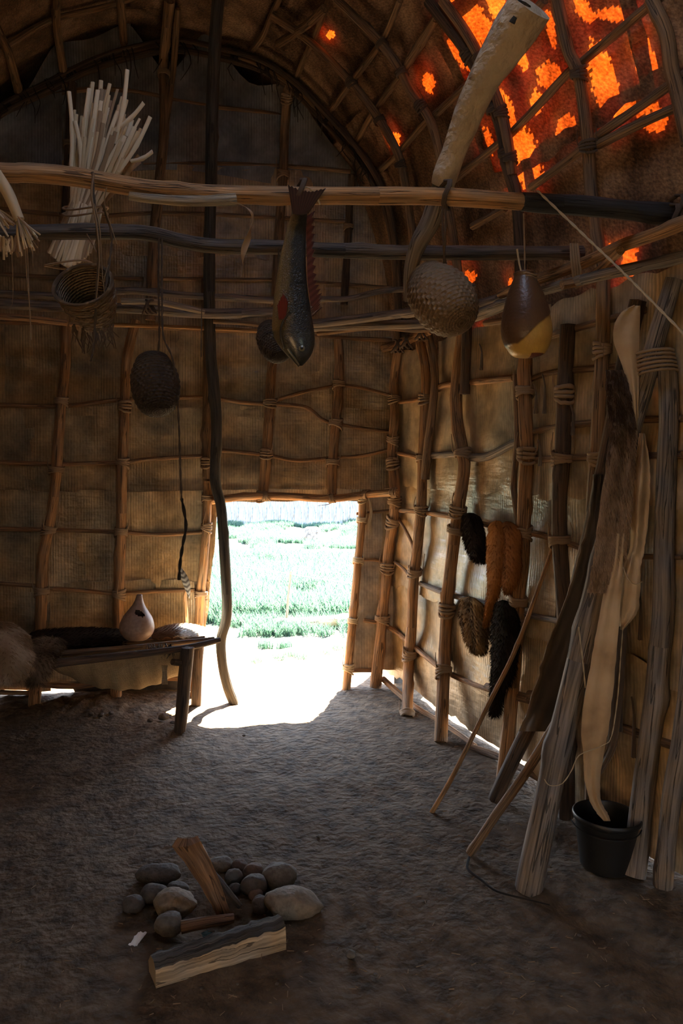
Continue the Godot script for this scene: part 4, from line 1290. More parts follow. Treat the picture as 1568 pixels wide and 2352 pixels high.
	slab(lf, 3, 42, func(u: float, w: float):
		var g := w * 7
		var i := mini(int(g), 6)
		var c: Vector3 = lp[i].cubic_interpolate(lp[i + 1], lp[maxi(i - 1, 0)], lp[mini(i + 2, 7)], g - i)
		var wd: float = lerpf(lw[i], lw[i + 1], g - i)
		var tw := w * 9.0
		return [c + Vector3(cos(tw), 0.0, sin(tw)) * wd * (u * 2.0 - 1.0), Vector2(u, w)], 0.001)
	obj("blade", lf, M.straw_brown, o)
	# long thong with twisted end and feather
	o = thing("hide_thong", at(410, 1000, 2.8), "long dark hide thong hanging past the low basket", "thong")
	cord("strand", spots([[372, 548, 2.77], [372, 680, 2.78], [375, 770, 2.78], [395, 820, 2.78], [404, 880, 2.79], [411, 980, 2.8], [414, 1080, 2.8], [417, 1150, 2.8]]), 0.004, M.cord_dark, o)
	cord("twisted_end", spots([[417, 1145, 2.8], [427, 1205, 2.8], [420, 1250, 2.8], [414, 1290, 2.8], [411, 1332, 2.8]]), 0.006, M.vine, o)
	cord("thin_cord", spots([[463, 700, 2.9], [462, 820, 2.9]]), 0.002, M.cord_dark, o)
	# straight rope to the frame's edge
	cord("guy_rope", spots([[1234, 438, 2.82], [1330, 530, 2.72], [1450, 645, 2.58], [1600, 798, 2.42]]), 0.005, M.twine)
	tag(get_node("guy_rope"), "thin tight rope slanting down from the charred beam", "rope")

func build_corner() -> void:
	# leaning timbers
	tag(pole("leaning_log", spots([[1213, 2046, 3.03], [1255, 1840, 3.04], [1300, 1640, 3.05], [1345, 1450, 3.06], [1395, 1230, 3.07], [1440, 1020, 3.08], [1480, 880, 3.08], [1512, 760, 3.06], [1548, 640, 3.02]]), 0.055, 0.032, M.grey), "thick split grey log leaning at the front of the hide-hung timbers", "log")
	tag(pole("leaning_stick", spots([[990, 1868, 3.68], [1030, 1800, 3.70], [1080, 1702, 3.72], [1130, 1600, 3.74], [1180, 1500, 3.77], [1225, 1382, 3.79], [1276, 1238, 3.80]]), 0.0115, 0.010, M.gold), "thin honey-coloured stick leaning against the side wall", "stick")
	tag(pole("leaning_stick", spots([[1078, 1962, 3.29], [1140, 1870, 3.27], [1210, 1770, 3.25], [1290, 1640, 3.22], [1330, 1570, 3.2]]), 0.017, 0.024, M.mid), "short stout stick leaning left of the thick split log", "stick")
	tag(pole("leaning_log", spots([[1136, 1836, 3.83], [1180, 1740, 3.75], [1240, 1610, 3.64], [1310, 1400, 3.5], [1365, 1180, 3.38], [1400, 1000, 3.32], [1440, 800, 3.25], [1465, 690, 3.2]]), 0.036, 0.032, M.dark), "dark log leaning behind the brown hair hide", "log")
	# brown hair hide on the front log
	var o := thing("hair_hide", at(1400, 1100, 3.0), "mottled brown hair-on hide draped over the leaning timbers", "hide")
	var mb := MB.new()
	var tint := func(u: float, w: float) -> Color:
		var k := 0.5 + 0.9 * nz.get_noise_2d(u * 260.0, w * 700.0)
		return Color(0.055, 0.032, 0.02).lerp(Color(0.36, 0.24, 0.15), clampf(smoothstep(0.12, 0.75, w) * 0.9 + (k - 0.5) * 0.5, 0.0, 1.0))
	var got := drape([[850, 1392, 1432, 3.02], [900, 1392, 1446, 3.0], [960, 1396, 1456, 2.99], [1010, 1396, 1460, 2.985], [1100, 1386, 1456, 2.98], [1200, 1372, 1446, 2.98], [1260, 1366, 1440, 2.975], [1310, 1358, 1424, 2.975], [1362, 1348, 1410, 2.98]], 0.022, 0.004, mb, 12, tint, 6.0)
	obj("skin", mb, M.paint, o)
	var src := mb.v
	var cols := mb.c
	var hm := MB.new()
	var off := (get_node(NodePath(o.name)) as Node3D).get_child(0) as MeshInstance3D
	var shift := o.position + off.position
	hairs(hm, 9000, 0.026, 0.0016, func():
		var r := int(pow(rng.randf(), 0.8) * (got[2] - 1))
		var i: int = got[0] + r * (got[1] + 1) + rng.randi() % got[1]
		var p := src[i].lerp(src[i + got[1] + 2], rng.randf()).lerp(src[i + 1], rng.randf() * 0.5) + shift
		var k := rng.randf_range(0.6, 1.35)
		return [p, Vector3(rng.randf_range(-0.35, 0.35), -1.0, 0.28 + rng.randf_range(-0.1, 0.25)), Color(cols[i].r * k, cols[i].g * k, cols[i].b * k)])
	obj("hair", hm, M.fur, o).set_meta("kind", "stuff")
	# dark hide behind
	mb = MB.new()
	drape([[1090, 1362, 1384, 3.3], [1200, 1348, 1384, 3.33], [1300, 1324, 1376, 3.37], [1400, 1290, 1362, 3.42], [1500, 1252, 1342, 3.48], [1600, 1220, 1312, 3.54], [1680, 1192, 1284, 3.6]], 0.03, 0.004, mb, 10, func(u: float, w: float): return Color(0.05, 0.034, 0.022).lerp(Color(0.20, 0.14, 0.09), clampf(smoothstep(0.12, 0.0, u) + smoothstep(0.86, 1.0, w) * 0.4 + 0.25 * nz.get_noise_2d(u * 300.0, w * 500.0), 0.0, 1.0)), 5.0)
	tag(obj("dark_hide", mb, M.paint), "long dark brown hide hanging behind the mottled hair hide", "hide")
	# buckskins
	mb = MB.new()
	drape([[1225, 1412, 1434, 2.96], [1300, 1400, 1430, 2.955], [1400, 1378, 1424, 2.95], [1500, 1360, 1416, 2.95], [1600, 1342, 1406, 2.96], [1680, 1334, 1396, 2.98], [1720, 1338, 1388, 3.0], [1790, 1342, 1378, 3.04], [1840, 1356, 1380, 3.08], [1870, 1372, 1396, 3.10], [1886, 1386, 1402, 3.12]], 0.014, 0.004, mb, 8, no_call, 2.0)
	tag(obj("buckskin", mb, M.hide), "long pale buckskin strip hanging down into the black bucket", "hide")
	mb = MB.new()
	drape([[995, 1470, 1480, 3.04], [1060, 1461, 1490, 3.03], [1130, 1449, 1492, 3.02], [1200, 1447, 1486, 3.02], [1255, 1446, 1480, 3.02], [1300, 1434, 1472, 3.02], [1360, 1424, 1469, 3.02], [1405, 1420, 1464, 3.02], [1446, 1424, 1432, 3.03]], 0.03, 0.004, mb, 8, no_call, 2.0)
	tag(obj("buckskin", mb, M.hide), "rolled tan buckskin tied with a thong right of the hair hide", "hide")
	mb = MB.new()
	drape([[702, 1452, 1470, 3.02], [716, 1428, 1470, 3.02], [745, 1411, 1469, 3.02], [785, 1409, 1468, 3.02], [840, 1430, 1467, 3.02], [900, 1446, 1466, 3.02], [960, 1457, 1464, 3.03], [1010, 1461, 1464, 3.04]], 0.012, 0.004, mb, 8)
	tag(obj("buckskin", mb, M.hide), "pale buckskin corner standing up above the hair hide", "hide")
	mb = MB.new()
	drape([[1440, 1418, 1440, 3.06], [1520, 1412, 1436, 3.07], [1620, 1402, 1428, 3.09], [1720, 1392, 1412, 3.1], [1790, 1352, 1372, 3.1]], 0.012, 0.004, mb, 6, func(_u: float, _w: float): return Color(0.10, 0.065, 0.04))
	tag(obj("brown_hide", mb, M.paint), "narrow brown hide hanging behind the long buckskin strip", "hide")
	# strings
	cord("tie_string", spots([[1430, 1302, 2.96], [1442, 1330, 2.95], [1458, 1342, 2.96], [1474, 1336, 2.98]]), 0.0025, M.twine)
	tag(get_node("tie_string"), "pale thong loop round the rolled buckskin", "string")
	cord("long_string", spots([[1430, 1440, 2.99], [1424, 1520, 2.99], [1418, 1600, 2.98], [1404, 1690, 2.96], [1384, 1712, 2.95], [1330, 1735, 2.95], [1312, 1770, 2.96], [1290, 1800, 2.97], [1262, 1804, 2.97], [1250, 1790, 3.0]]), 0.0022, M.twine)
	tag(get_node("long_string"), "thin string slung from the buckskin round the thick split log", "string")
	cord("hanging_string", spots([[1328, 1440, 2.98], [1336, 1500, 2.97], [1344, 1580, 2.96]]), 0.0028, M.twine)
	tag(get_node("hanging_string"), "frayed string hanging down the face of the split log", "string")
	# bindings at the head of the timbers
	var bind := MB.new()
	for j in 6:
		var c := at(1500 + j * 2, 812 + j * 9, 3.03)
		var loop := []
		for a in 15:
			loop.append(c + Vector3(cos(TAU * a / 14.0) * 0.075, 0.012 * sin(TAU * a / 14.0 + 0.6), sin(TAU * a / 14.0) * 0.05))
		tube(bind, loop, 0.006, 0.006, 6, 0.05, 0.2, 0.1, Color.WHITE, 1.0, false)
	tag(obj("bark_binding", bind, M.cord), "coils of bark cord binding log and wall post together", "cord")
	# bucket
	var foot := on_floor(1390, 1990)
	o = thing("bucket", foot, "black plastic bucket on the floor under the buckskin strip", "bucket")
	var bk := MB.new()
	lathe(bk, [[0.001, 0.006], [0.094, 0.006], [0.097, 0.0], [0.100, 0.004], [0.112, 0.08], [0.126, 0.185], [0.131, 0.188], [0.134, 0.192], [0.137, 0.202], [0.135, 0.212], [0.131, 0.214], [0.127, 0.210], [0.122, 0.19], [0.108, 0.08], [0.096, 0.012], [0.001, 0.012]], Transform3D(Basis(Vector3(0, 0, 1), -0.03), foot + Vector3(0, 0.004, 0)), 64)
	obj("pail", bk, M.bucket, o)
	var hd := MB.new()
	var arc := []
	for a in 17:
		var th := PI * a / 16.0
		arc.append(foot + Vector3(-cos(th) * 0.139, 0.19 - sin(th) * 0.02, sin(th) * 0.14))
	tube(hd, arc, 0.003, 0.003, 6, 0.02, 0.0, 0.1, Color.WHITE, 1.0, false)
	obj("bail_handle", hd, M.bucket, o)
	# pelts over the rails of the side wall
	var along := -ALONG
	var fur_group := "pelts hung over the side wall's rails"
	pelt("pelt", "small black pelt hung over the upper rail", skins([[1082, 1178], [1085, 1215], [1092, 1255], [1103, 1292]], 0.09), [0.10, 0.12, 0.11, 0.05], 0.028, along, func(_a: float, _f: float, p: Vector3): return Color(0.022, 0.015, 0.011) * (1.0 + nz.get_noise_3d(p.x * 900.0, p.y * 900.0, p.z * 900.0)), 0.03, 2600, "pelt", fur_group)
	var fox := thing("pelt", shell(1155, 1280, 0.1), "orange-brown fox-like pelt with a thin tail, hung over the upper rail", "pelt", fur_group)
	pelt("tail_flap", "", skins([[1143, 1196], [1141, 1250], [1140, 1300], [1134, 1350], [1124, 1400], [1116, 1440]], 0.11), [0.10, 0.105, 0.095, 0.06, 0.025, 0.012], 0.022, along, func(_a: float, f: float, p: Vector3): return Color(0.34, 0.135, 0.035).lerp(Color(0.12, 0.05, 0.02), clampf(0.3 + 0.8 * nz.get_noise_3d(p.x * 700.0, p.y * 300.0, p.z * 700.0), 0.0, 1.0)), 0.02, 2800, "", "", fox)
	pelt("head_flap", "", skins([[1168, 1198], [1170, 1260], [1170, 1320], [1166, 1366]], 0.10), [0.10, 0.11, 0.10, 0.03], 0.022, along, func(_a: float, f: float, p: Vector3): return Color(0.30, 0.12, 0.035).lerp(Color(0.10, 0.042, 0.02), clampf(0.4 + 0.8 * nz.get_noise_3d(p.x * 700.0, p.y * 300.0, p.z * 700.0), 0.0, 1.0)), 0.02, 2400, "", "", fox)
	pelt("pelt", "mottled grey-brown and yellow pelt on the lower rail", skins([[1084, 1372], [1086, 1420], [1091, 1460], [1096, 1502]], 0.10), [0.13, 0.155, 0.135, 0.06], 0.035, along, func(a: float, _f: float, p: Vector3): return Color(0.09, 0.055, 0.03).lerp(Color(0.42, 0.24, 0.08), clampf(0.35 * absf(sin(a * 2.0)) + 0.9 * nz.get_noise_3d(p.x * 600.0, p.y * 300.0, p.z * 600.0), 0.0, 1.0)), 0.028, 3200, "pelt", fur_group, null, 0.5)
	pelt("pelt", "long black pelt with a tail hanging below the orange one", skins([[1160, 1380], [1160, 1430], [1158, 1490], [1152, 1550], [1142, 1600], [1136, 1645]], 0.10), [0.11, 0.125, 0.12, 0.09, 0.04, 0.02], 0.035, along, func(_a: float, _f: float, p: Vector3): return Color(0.022, 0.017, 0.013) * (1.0 + 1.2 * nz.get_noise_3d(p.x * 800.0, p.y * 400.0, p.z * 800.0)), 0.03, 3600, "pelt", fur_group)

func build_bench() -> void:
	var o := thing("bench", at(300, 1690, 4.75), "low pole bench with a slung burlap seat left of the doorway", "bench")
	pole("front_rail", spots([[-40, 1548, 4.25], [50, 1538, 4.36], [150, 1521, 4.46], [300, 1504, 4.6], [420, 1489, 4.72], [504, 1470, 4.86]]), 0.028, 0.018, M.dark, o)
	pole("back_rail", spots([[-40, 1466, 5.2], [200, 1470, 5.25], [480, 1472, 5.3]]), 0.025, 0.022, M.dark, o)
	pole("slat", spots([[-40, 1518, 4.45], [150, 1500, 4.65], [300, 1488, 4.8], [492, 1468, 5.0]]), 0.02, 0.016, M.mid, o)
	pole("slat", spots([[-40, 1500, 4.7], [200, 1484, 4.9], [470, 1466, 5.12]]), 0.018, 0.016, M.mid, o)
	pole("leg", [at(430, 1486, 4.72), at(424, 1560, 4.73), at(412, 1692, 4.76)], 0.042, 0.036, M.dark, o)
	pole("leg", [at(455, 1470, 5.25), at(450, 1628, 5.28)], 0.035, 0.035, M.dark, o)
	pole("leg", [at(-30, 1545, 4.3), at(-40, 1752, 4.32)], 0.035, 0.035, M.dark, o)
	pole("leg", [at(-30, 1468, 5.15), at(-36, 1640, 5.2)], 0.035, 0.035, M.dark, o)
	pole("rail_end", spots([[396, 1520, 4.66], [412, 1522, 4.7], [430, 1518, 4.74]]), 0.02, 0.022, M.dark, o)
	var cl := MB.new()
	slab(cl, 30, 20, func(u: float, w: float):
		var f := at(lerpf(118, 414, u), lerpf(1526, 1492, u), lerpf(4.43, 4.71, u))
		var b := at(lerpf(150, 420, u), lerpf(1470, 1470, u), lerpf(5.2, 5.28, u))
		var p := f.lerp(b, w)
		p.y -= 0.25 * sin(PI * pow(w, 0.75)) * pow(sin(PI * lerpf(0.06, 0.80, u)), 0.7) + 0.006 * sin(u * 40.0)
		return [p, Vector2(u, w)], 0.004)
	obj("burlap_seat", cl, M.burlap, o)
	var fr := MB.new()
	for k in 5:
		tube(fr, spots([[372 + k * 3, 1528, 4.66], [374 + k * 2, 1545, 4.655], [372 + k * 3, 1572, 4.65]]), 0.005, 0.004, 5, 0.02, 0.2, 0.1, Color.WHITE, 1.0, false)
	obj("burlap_fringe", fr, M.burlap, o)
	# gourd vessel with a cut mouth
	o = thing("gourd", at(312, 1470, 4.95), "pear-shaped gourd vessel with a dark cut opening on the bench", "gourd")
	var prof := smooth_profile([[0.001, 0.0], [0.06, 0.004], [0.098, 0.04], [0.108, 0.085], [0.092, 0.14], [0.062, 0.185], [0.036, 0.225], [0.022, 0.262], [0.016, 0.285], [0.001, 0.288]], 6)
	for layer in 2:
		var gm := MB.new()
		var tr := Transform3D(Basis(Vector3(0, 0, 1), -0.08), o.position + Vector3(0, 0.002, 0))
		var first := 0
		var sides := 56
		for j in prof.size():
			for k in sides + 1:
				var an := TAU * k / sides
				var r: float = maxf(0.0006, prof[j][0] - 0.006 * layer)
				gm.vert(tr * Vector3(cos(an) * r, prof[j][1] * (1.0 - 0.02 * layer) + 0.003 * layer, sin(an) * r), Vector2(float(k) / sides, float(j) / prof.size()))
		for j in prof.size() - 1:
			for k in sides:
				var an := TAU * (k + 0.5) / sides
				var hh: float = (prof[j][1] + prof[j + 1][1]) / 2
				if pow((an - 1.20) / 0.50, 2) + pow((hh - 0.180 - 0.02 * (an - 1.2)) / 0.018, 2) < 1.0:
					continue
				var a := first + j * (sides + 1) + k
				gm.quad(a, a + sides + 1, a + sides + 2, a + 1)
		obj(["shell", "inside"][layer], gm, M.gourd, o)
	# furs on the bench
	var g := "furs lying on the pole bench"
	var x := Vector3(0.2, 0, 1).normalized()
	pelt("fur", "dark brown fur spread along the back of the bench", spots([[60, 1470, 4.95], [150, 1466, 5.0], [230, 1466, 5.05], [300, 1468, 5.1]]), [0.14, 0.2, 0.2, 0.16], 0.05, x, func(_a: float, f: float, p: Vector3): return Color(0.03, 0.019, 0.013) * (1.0 + nz.get_noise_3d(p.x * 500.0, p.y * 500.0, p.z * 500.0)), 0.03, 3600, "fur", g)
	pelt("fur", "bristly brown fur hanging over the bench's front rail", spots([[120, 1470, 4.7], [96, 1490, 4.55], [84, 1530, 4.38], [80, 1575, 4.34]]), [0.10, 0.12, 0.1, 0.05], 0.03, Vector3(1, 0, 0), func(_a: float, f: float, p: Vector3): return Color(0.08, 0.05, 0.03).lerp(Color(0.24, 0.16, 0.10), clampf(0.5 + nz.get_noise_3d(p.x * 500.0, p.y * 500.0, p.z * 500.0), 0.0, 1.0)), 0.035, 2600, "fur", g)
	pelt("fur", "tan and white fur hanging off the bench at the picture's edge", spots([[10, 1432, 4.5], [14, 1470, 4.38], [22, 1520, 4.28], [14, 1575, 4.24]]), [0.07, 0.13, 0.13, 0.08], 0.035, Vector3(1, 0, 0), func(_a: float, f: float, p: Vector3): return Color(0.30, 0.20, 0.12).lerp(Color(0.75, 0.64, 0.50), clampf(0.2 + 1.6 * nz.get_noise_3d(p.x * 350.0, p.y * 350.0, p.z * 350.0), 0.0, 1.0)), 0.03, 3000, "fur", g)
	pelt("fur", "white and brown fur lying at the sunlit end of the bench", spots([[348, 1462, 5.05], [385, 1452, 5.12], [425, 1450, 5.22], [474, 1458, 5.28]]), [0.07, 0.13, 0.15, 0.08], 0.035, x, func(_a: float, f: float, p: Vector3): return Color(0.17, 0.09, 0.05).lerp(Color(0.72, 0.68, 0.62), smoothstep(0.4, 0.6, f + 0.2 * nz.get_noise_3d(p.x * 500.0, p.y * 500.0, p.z * 500.0))), 0.03, 2600, "fur", g)
	var gf := MB.new()
	for k in 60:
		var px := rng.randf_range(338, 398)
		tube(gf, spots([[px, 1478 + rng.randf() * 12, 4.72], [px + rng.randf_range(-6, 6), 1488 + rng.randf() * 8, 4.69], [px + rng.randf_range(-10, 10), 1494 + rng.randf() * 22, 4.68]]), 0.006, 0.001, 4, 0.03, 0.2, 0.1, Color.WHITE, 0.4, false)
	tag(obj("moss_tuft", gf, M.bark), "ragged dark tuft of moss on the bench's front rail below the gourd", "tuft")
	# stick with a barred feather
	o = thing("feathered_stick", at(430, 1440, 5.35), "peeled stick with a barred feather standing by the doorway", "stick")
	pole("stick", spots([[428, 1452, 5.35], [427, 1400, 5.35], [424, 1368, 5.34], [430, 1350, 5.34]]), 0.016, 0.012, M.gold, o)
	var fe := MB.new()
	slab(fe, 6, 40, func(u: float, w: float):
		var c := at(lerpf(410, 434, w) + 5 * sin(w * 3.0), lerpf(1298, 1375, w), 5.3)
		var wd := 0.03 * sin(PI * clampf(w * 0.92 + 0.06, 0.0, 1.0))
		var bar := 0.5 + 0.5 * sin(w * 46.0 + absf(u - 0.5) * 5.0)
		return [c + Vector3(0.95, 0.3, 0) * wd * (u - 0.5) * 1.6 + Vector3(0, 0, 0.01 * cos((u - 0.5) * 3.0)), Vector2(u, w), Color(0.06, 0.05, 0.045).lerp(Color(0.55, 0.52, 0.46), bar)], 0.002)
	obj("feather", fe, M.paint, o)

func build_fire() -> void:
	var S := [
		[304, 2080, 52, 40, "stone_dark", "small dark round stone at the ring's outer left"], [352, 2057, 62, 46, "stone_dark", "dark brown stone behind the light triangular one"], [397, 2082, 92, 64, "stone_tan", "light triangular stone at the left of the fire ring"], [386, 2128, 64, 54, "stone_grey", "round grey stone at the ring's near left, beside the front log"],
		[360, 2012, 100, 50, "stone_dark", "flat dark slab at the ring's far left"], [506, 1988, 56, 36, "stone_grey", "pale-edged stone at the far side of the ring"], [550, 1993, 40, 34, "stone_red", "small reddish stone at the far side, next to the pale-edged one"], [581, 2004, 46, 42, "stone_red", "reddish brown stone left of the big round one"],
		[535, 2017, 40, 38, "stone_grey", "egg-shaped grey stone inside the far side of the ring"], [538, 2044, 30, 26, "stone_dark", "smallest dark pebble in the middle of the ring"], [582, 2036, 60, 52, "stone_dark", "dark pointed stone in the middle right of the ring"], [641, 2018, 82, 60, "stone_grey", "big round grey stone at the ring's far right"],
		[587, 2056, 32, 30, "stone_red", "small reddish stone beside the long oval one"], [671, 2080, 138, 72, "stone_tan", "long oval tan stone, the largest of the ring"], [662, 2046, 44, 24, "stone_grey", "thin grey stone between the big round and the long oval one"], [598, 2079, 44, 42, "stone_dark", "dark stone half under the long oval one"],
		[405, 2046, 50, 36, "stone_dark", "soot-dark stone left of the leaning split log"], [424, 2130, 32, 22, "stone_dark", "small flat dark stone behind the front log's left end"]]
	for s in S:
		stone(s[0], s[1], s[2], s[3], M[s[4]], s[5], 0.35 if s[2] > 130 else 0.0, -0.22 if s[2] > 130 else 0.0)
	# front split log
	var a := on_floor(358, 2272)
	var b := on_floor(657, 2182)
	var o := thing("firewood_log", (a + b) / 2, "split firewood log with grey bark lying in front of the stones", "log", "firewood in the ring")
	var ax := (b - a).normalized()
	var back := Vector3(ax.z, 0, -ax.x).normalized()
	if back.z > 0: back = -back
	var ring := func(f: float) -> Array:
		var p := a.lerp(b, f)
		var j := func(k: float) -> float: return 0.006 * nz.get_noise_2d(f * 700.0, k * 333.0)
		var hf := lerpf(0.056, 0.074, f)
		return [p + Vector3(0, 0.002, 0), p + Vector3(0, hf * 0.5 + j.call(1.0), 0) - back * j.call(2.0), p + Vector3(0, hf + 1.6 * j.call(3.0), 0) + back * 0.006, p + Vector3(0, hf + 0.016 + 2.0 * j.call(4.0), 0) + back * 0.035, p + Vector3(0, hf + 0.012 + 2.0 * j.call(5.0), 0) + back * 0.075, p + Vector3(0, hf * 0.5 + j.call(6.0), 0) + back * 0.105, p + back * 0.095]
	for part in 2:
		var mb := MB.new()
		var lo := 0 if part == 0 else 2
		var hi := 2 if part == 0 else 6
		var n := 40
		for i in n + 1:
			var r: Array = ring.call(float(i) / n)
			for k in range(lo, hi + 1):
				mb.vert(r[k], Vector2((k - lo) * (0.35 if part else 0.12) + 0.1, i / float(n) * 0.25 + 0.3 * part))
		var row := hi - lo + 1
		for i in n:
			for k in row - 1:
				var q := i * row + k
				mb.quad(q, q + 1, q + row + 1, q + row)
		if part == 0:
			for e in 2:
				var r: Array = ring.call(float(e))
				var c := []
				for p in r: c.append(mb.vert(p, Vector2(0.3, 0.3)))
				for k in range(1, 6):
					mb.tri(c[0], c[k], c[k + 1])
		obj(["split_face", "bark"][part], mb, [M.split, M.bark_grey][part], o)
	# leaning split log
	o = thing("firewood_log", at(515, 2108, 2.83), "reddish split log leaning upright among the stones", "log", "firewood in the ring")
	var mb := MB.new()
	slab(mb, 10, 24, func(u: float, w: float):
		var l := lerpf(394, 503, pow(w, 1.05)) + 10 * sin(w * PI)
		var r := lerpf(461, 532, pow(w, 1.0)) + 8 * sin(w * PI)
		var p := at(lerpf(l, r, u) + 3 * nz.get_noise_2d(w * 300.0, u * 40.0), lerpf(lerpf(1944, 1932, u), 2116, w), lerpf(2.74, 2.86, w))
		p.z += 0.02 * sin(u * PI) + 0.004 * nz.get_noise_2d(u * 400.0, w * 100.0)
		return [p, Vector2(u * 0.3, w * 0.25)], 0.035)
	obj("split_face", mb, M.split_red, o)
	tag(pole("kindling", spots([[488, 2006, 2.93], [508, 2028, 2.91], [530, 2056, 2.88], [552, 2082, 2.86]]), 0.013, 0.011, M.bark_grey), "short charred stick leaning beside the split log", "stick", "firewood in the ring")
	tag(pole("kindling", [on_floor(416, 2150) + Vector3(0, 0.03, 0), on_floor(470, 2142) + Vector3(0, 0.035, 0), on_floor(536, 2128) + Vector3(0, 0.03, 0)], 0.022, 0.016, M.split_red), "short brown split piece lying behind the front log", "stick", "firewood in the ring")
	var pp := MB.new()
	var c0 := on_floor(316, 2168)
	slab(pp, 8, 8, func(u: float, w: float):
		return [c0 + Vector3((u - 0.5) * 0.03 + (0.5 - w) * 0.02, 0.012 + 0.008 * nz.get_noise_2d(u * 200.0, w * 200.0) + (1.0 - w) * 0.012, (w - 0.5) * 0.055), Vector2(u, w)], 0.0015)
	tag(obj("paper_scrap", pp, M.paper), "crumpled white scrap on the floor left of the firewood", "scrap")

func build_yard() -> void:
	rng.seed = 21
	var fence := thing("paling_fence", at(680, 1200, 21.0), "weathered grey paling fence across the yard beyond the doorway", "fence")
	var shapes := []
	for k in 3:
		var mb := MB.new()
		slab(mb, 1, 4, func(u: float, w: float): return [Vector3((u - 0.5) * 0.118, lerpf(0.0, 2.25, w) , 0.01 * sin(k * 2.0 + w * 3.0)), Vector2(u * 0.3 + k * 0.3, w)], 0.025)
		shapes.append(mb.mesh())
	var x := -5.2
	var i := 0
	while x < 2.6:
		var z := -21.0 - 0.25 * (x + 2.0) * 0.3
		copy_mesh("paling", shapes[i % 3], M.fence, Transform3D(Basis(Vector3.UP, rng.randf_range(-0.06, 0.06)).rotated(Vector3(0, 0, 1), rng.randf_range(-0.01, 0.01)), Vector3(x, -0.12, z + rng.randf_range(-0.012, 0.012))), fence)
		x += 0.124
		i += 1
	for h in [0.4, 1.7]:
		var mb := MB.new()
		tube(mb, [Vector3(-5.3, h, -20.85), Vector3(2.7, h, -21.45)], 0.045, 0.045, 6, 1.0, 0.05)
		obj("fence_rail", mb, M.fence, fence)
	# stump, lying log, stake and string
	var st := MB.new()
	var sp := at(716, 1240, 16.4)
	lathe(st, [[0.26, -0.1], [0.22, 0.02], [0.17, 0.14], [0.15, 0.24], [0.10, 0.27], [0.001, 0.25]], Transform3D(Basis(), sp), 24, func(u: float, v: float, _p: Vector3): return [1.0 + 0.35 * nz.get_noise_2d(cos(u * TAU) * 120.0 + 300.0, sin(u * TAU) * 120.0 + v * 60.0), Color.WHITE])
	tag(obj("tree_stump", st, M.grey), "old grey tree stump in the yard near the fence", "stump")
	tag(pole("fallen_log", [at(628, 1432, 7.98) , at(700, 1430, 7.99), at(830, 1424, 8.05)], 0.05, 0.06, M.pale), "pale log lying in the grass outside the doorway", "log")
	tag(pole("garden_stake", [at(658, 1428, 8.0), at(662, 1370, 8.0), at(668, 1312, 8.0)], 0.014, 0.012, M.pale), "thin pale stake in the grass holding a string", "stake")
	cord("garden_string", [at(520, 1300, 9.5), at(590, 1306, 8.9), at(666, 1318, 8.0), at(740, 1330, 7.8), at(830, 1342, 7.6)], 0.004, M.paper, null, false)
	tag(get_node("garden_string"), "string stretched from the stake through the grass", "string")
	# grass
	var tuft := MB.new()
	for k in 12:
		var an := TAU * k / 12.0 + rng.randf() * 0.5
		var lean := Vector3(cos(an), 0, sin(an)) * rng.randf_range(0.2, 0.6)
		var h := rng.randf_range(0.6, 1.0)
		var s := Vector3(-sin(an), 0, cos(an)) * 0.03
		var p0 := Vector3(rng.randf_range(-0.2, 0.2), 0, rng.randf_range(-0.2, 0.2))
		var va := tuft.vert(p0 - s)
		var vb := tuft.vert(p0 + s)
		var vc := tuft.vert(p0 + lean * 0.35 + Vector3(0, h * 0.6, 0) + s * 0.8)
		var vd := tuft.vert(p0 + lean * 0.35 + Vector3(0, h * 0.6, 0) - s * 0.8)
		var ve := tuft.vert(p0 + lean + Vector3(0, h, 0))
		tuft.quad(va, vb, vc, vd)
		tuft.tri(vd, vc, ve)
	var blade := tuft.mesh()
	blade.surface_set_material(0, M.grass)
	var where := []
	for k in 40000:
		var dd := 6.6 + 14.5 * pow(rng.randf(), 0.8)
		var xx := rng.randf_range(-0.22, 0.09) * dd
		var p := Vector3(xx, -0.05, -dd)
		var lush := nz.get_noise_2d(p.x * 45.0, p.z * 30.0) + (0.35 if dd > 8.0 and dd < 13.5 else -0.05) - (0.5 if dd < 7.6 else 0.0)
		if lush < -0.12 + 0.2 * rng.randf():
			continue
		p.y += 0.25 * clampf((-9.0 - p.z) / 10.0, 0.0, 1.0) * nz.get_noise_2d(p.x * 25.0, p.z * 25.0)
		var sc := rng.randf_range(0.08, 0.16) * (1.7 if dd > 8.3 and dd < 13.0 else 1.0)
		where.append(Transform3D(Basis(Vector3.UP, rng.randf() * TAU).scaled(Vector3(sc, sc * 1.1, sc)), p))
	for e in [[640, 1512], [690, 1510], [652, 1478], [745, 1500], [590, 1520], [775, 1490], [665, 1505], [610, 1475]]:
		for k in 14:
			var p := on_floor(e[0] + rng.randf_range(-14, 14), e[1] + rng.randf_range(-4, 4))
			p.y = -0.05
			where.append(Transform3D(Basis(Vector3.UP, rng.randf() * TAU).scaled(Vector3(0.08, 0.11, 0.08)), p))
	var mm := MultiMesh.new()
	mm.transform_format = MultiMesh.TRANSFORM_3D
	mm.mesh = blade
	mm.instance_count = where.size()
	for k in where.size():
		mm.set_instance_transform(k, where[k])
	var gi := MultiMeshInstance3D.new()
	gi.name = "yard_grass"
	gi.multimesh = mm
	add_child(gi)
	tag(gi, "sunlit green grass growing across the yard", "grass", "", "stuff")

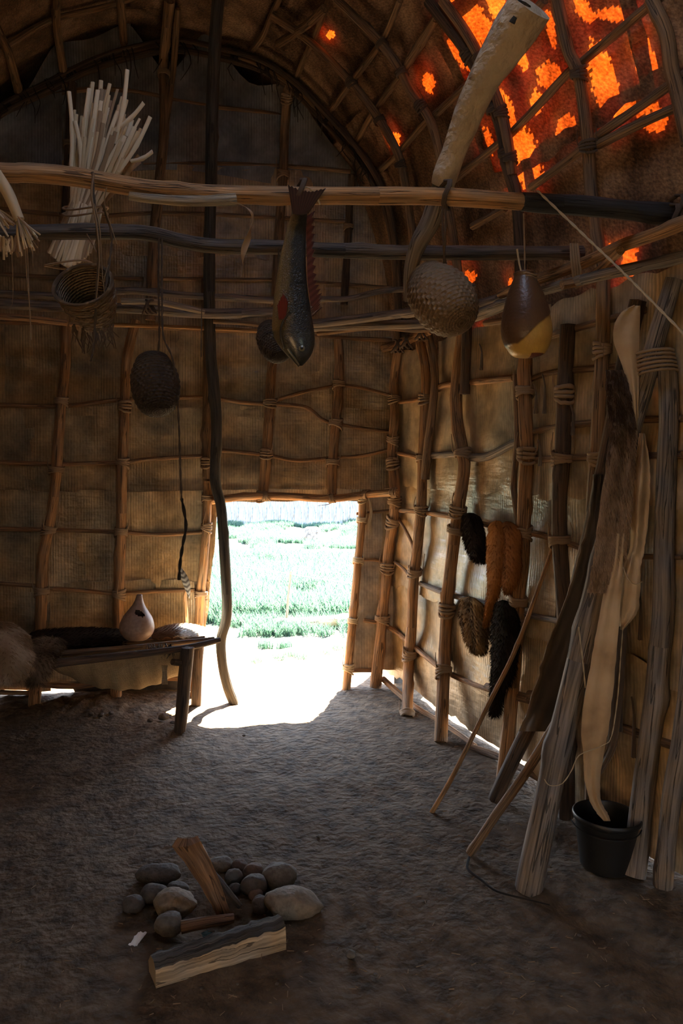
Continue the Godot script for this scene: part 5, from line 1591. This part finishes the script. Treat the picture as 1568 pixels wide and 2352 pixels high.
func build_litter() -> void:
	var root := MB.new()
	tube(root, [on_floor(1077, 1976), on_floor(1074, 2003), on_floor(1105, 2028), on_floor(1140, 2054), on_floor(1198, 2070), on_floor(1262, 2086)].map(func(p): return p + Vector3(0, 0.012, 0)), 0.006, 0.003, 6, 0.02, 0.2)
	tag(obj("root", root, M.vine), "thin dark root curving over the floor by the log's foot", "root")
	var i := 0
	for e in [[805, 2196, 26], [838, 2130, 9], [636, 2262, 10], [545, 2262, 7], [462, 2272, 6], [866, 2180, 12], [862, 2240, 10], [1218, 2040, 8], [730, 1922, 9], [840, 1906, 10], [1330, 2150, 9], [560, 1690, 8], [232, 1655, 14], [255, 1650, 12], [210, 1652, 10], [375, 1662, 24], [345, 1668, 14], [398, 1676, 18]]:
		var c := on_floor(e[0], e[1])
		var r: float = e[2] * 0.5 * -c.z / FOCAL
		var mb := MB.new()
		grid(mb, 10, 7, func(u: float, v: float):
			var th := u * TAU
			var ph := (v - 0.5) * PI
			var p := Vector3(cos(ph) * cos(th), sin(ph) * 0.6, cos(ph) * sin(th)) * (1.0 + 0.3 * nz.get_noise_3d(cos(th) * 70.0 + i * 50.0, ph * 40.0, sin(th) * 70.0))
			return [c + Vector3(0, r * 0.35 + (0.03 if e[1] < 1680 and e[0] < 420 else 0.0), 0) + p * r, Vector2(u, v)])
		var words: Array = ["large flat pebble right of the front log", "tiny pebble between the front log and the open floor", "pale pebble below the front log's middle", "small pebble below the front log", "tiny pebble below the front log's left half", "pebble right of the front log's end", "small pebble on the near open floor", "pebble by the thick log's foot", "pale chip on the far floor left of the middle", "pale chip on the far floor at the middle", "small pebble on the floor near the bucket", "chip at the edge of the sun patch", "earth clod under the bench, middle one", "earth clod under the bench, towards the leg", "earth clod under the bench, farthest from the leg", "dark clod left of the bench leg's foot", "small dark clod under the bench near the sun patch", "dark clod touching the bench leg's foot"]
		tag(obj("pebble" if i < 12 else "earth_clod", mb, M.stone_grey if i < 12 else M.stone_dark), words[i], "pebble" if i < 12 else "clod", "loose bits on the earth floor")
		i += 1
	var chips := MB.new()
	for k in 420:
		var p := on_floor(rng.randf_range(0, 1500), 1640 + 700 * pow(rng.randf(), 1.3))
		if not inside(p + Vector3(0, 0.3, 0), 0.1):
			continue
		p.y = 0.010 + 0.016 * nz.get_noise_2d(p.x * 160.0, p.z * 160.0)
		var an := rng.randf() * TAU
		var l := rng.randf_range(0.006, 0.03)
		tube(chips, [p, p + Vector3(cos(an), 0.05, sin(an)) * l], 0.0018, 0.0012, 4, 1.0, 0.0, 0.1, Color.WHITE, 1.0, false)
	tag(obj("floor_chaff", chips, M.cord), "scattered chaff and twig bits on the earth floor", "litter", "", "stuff")
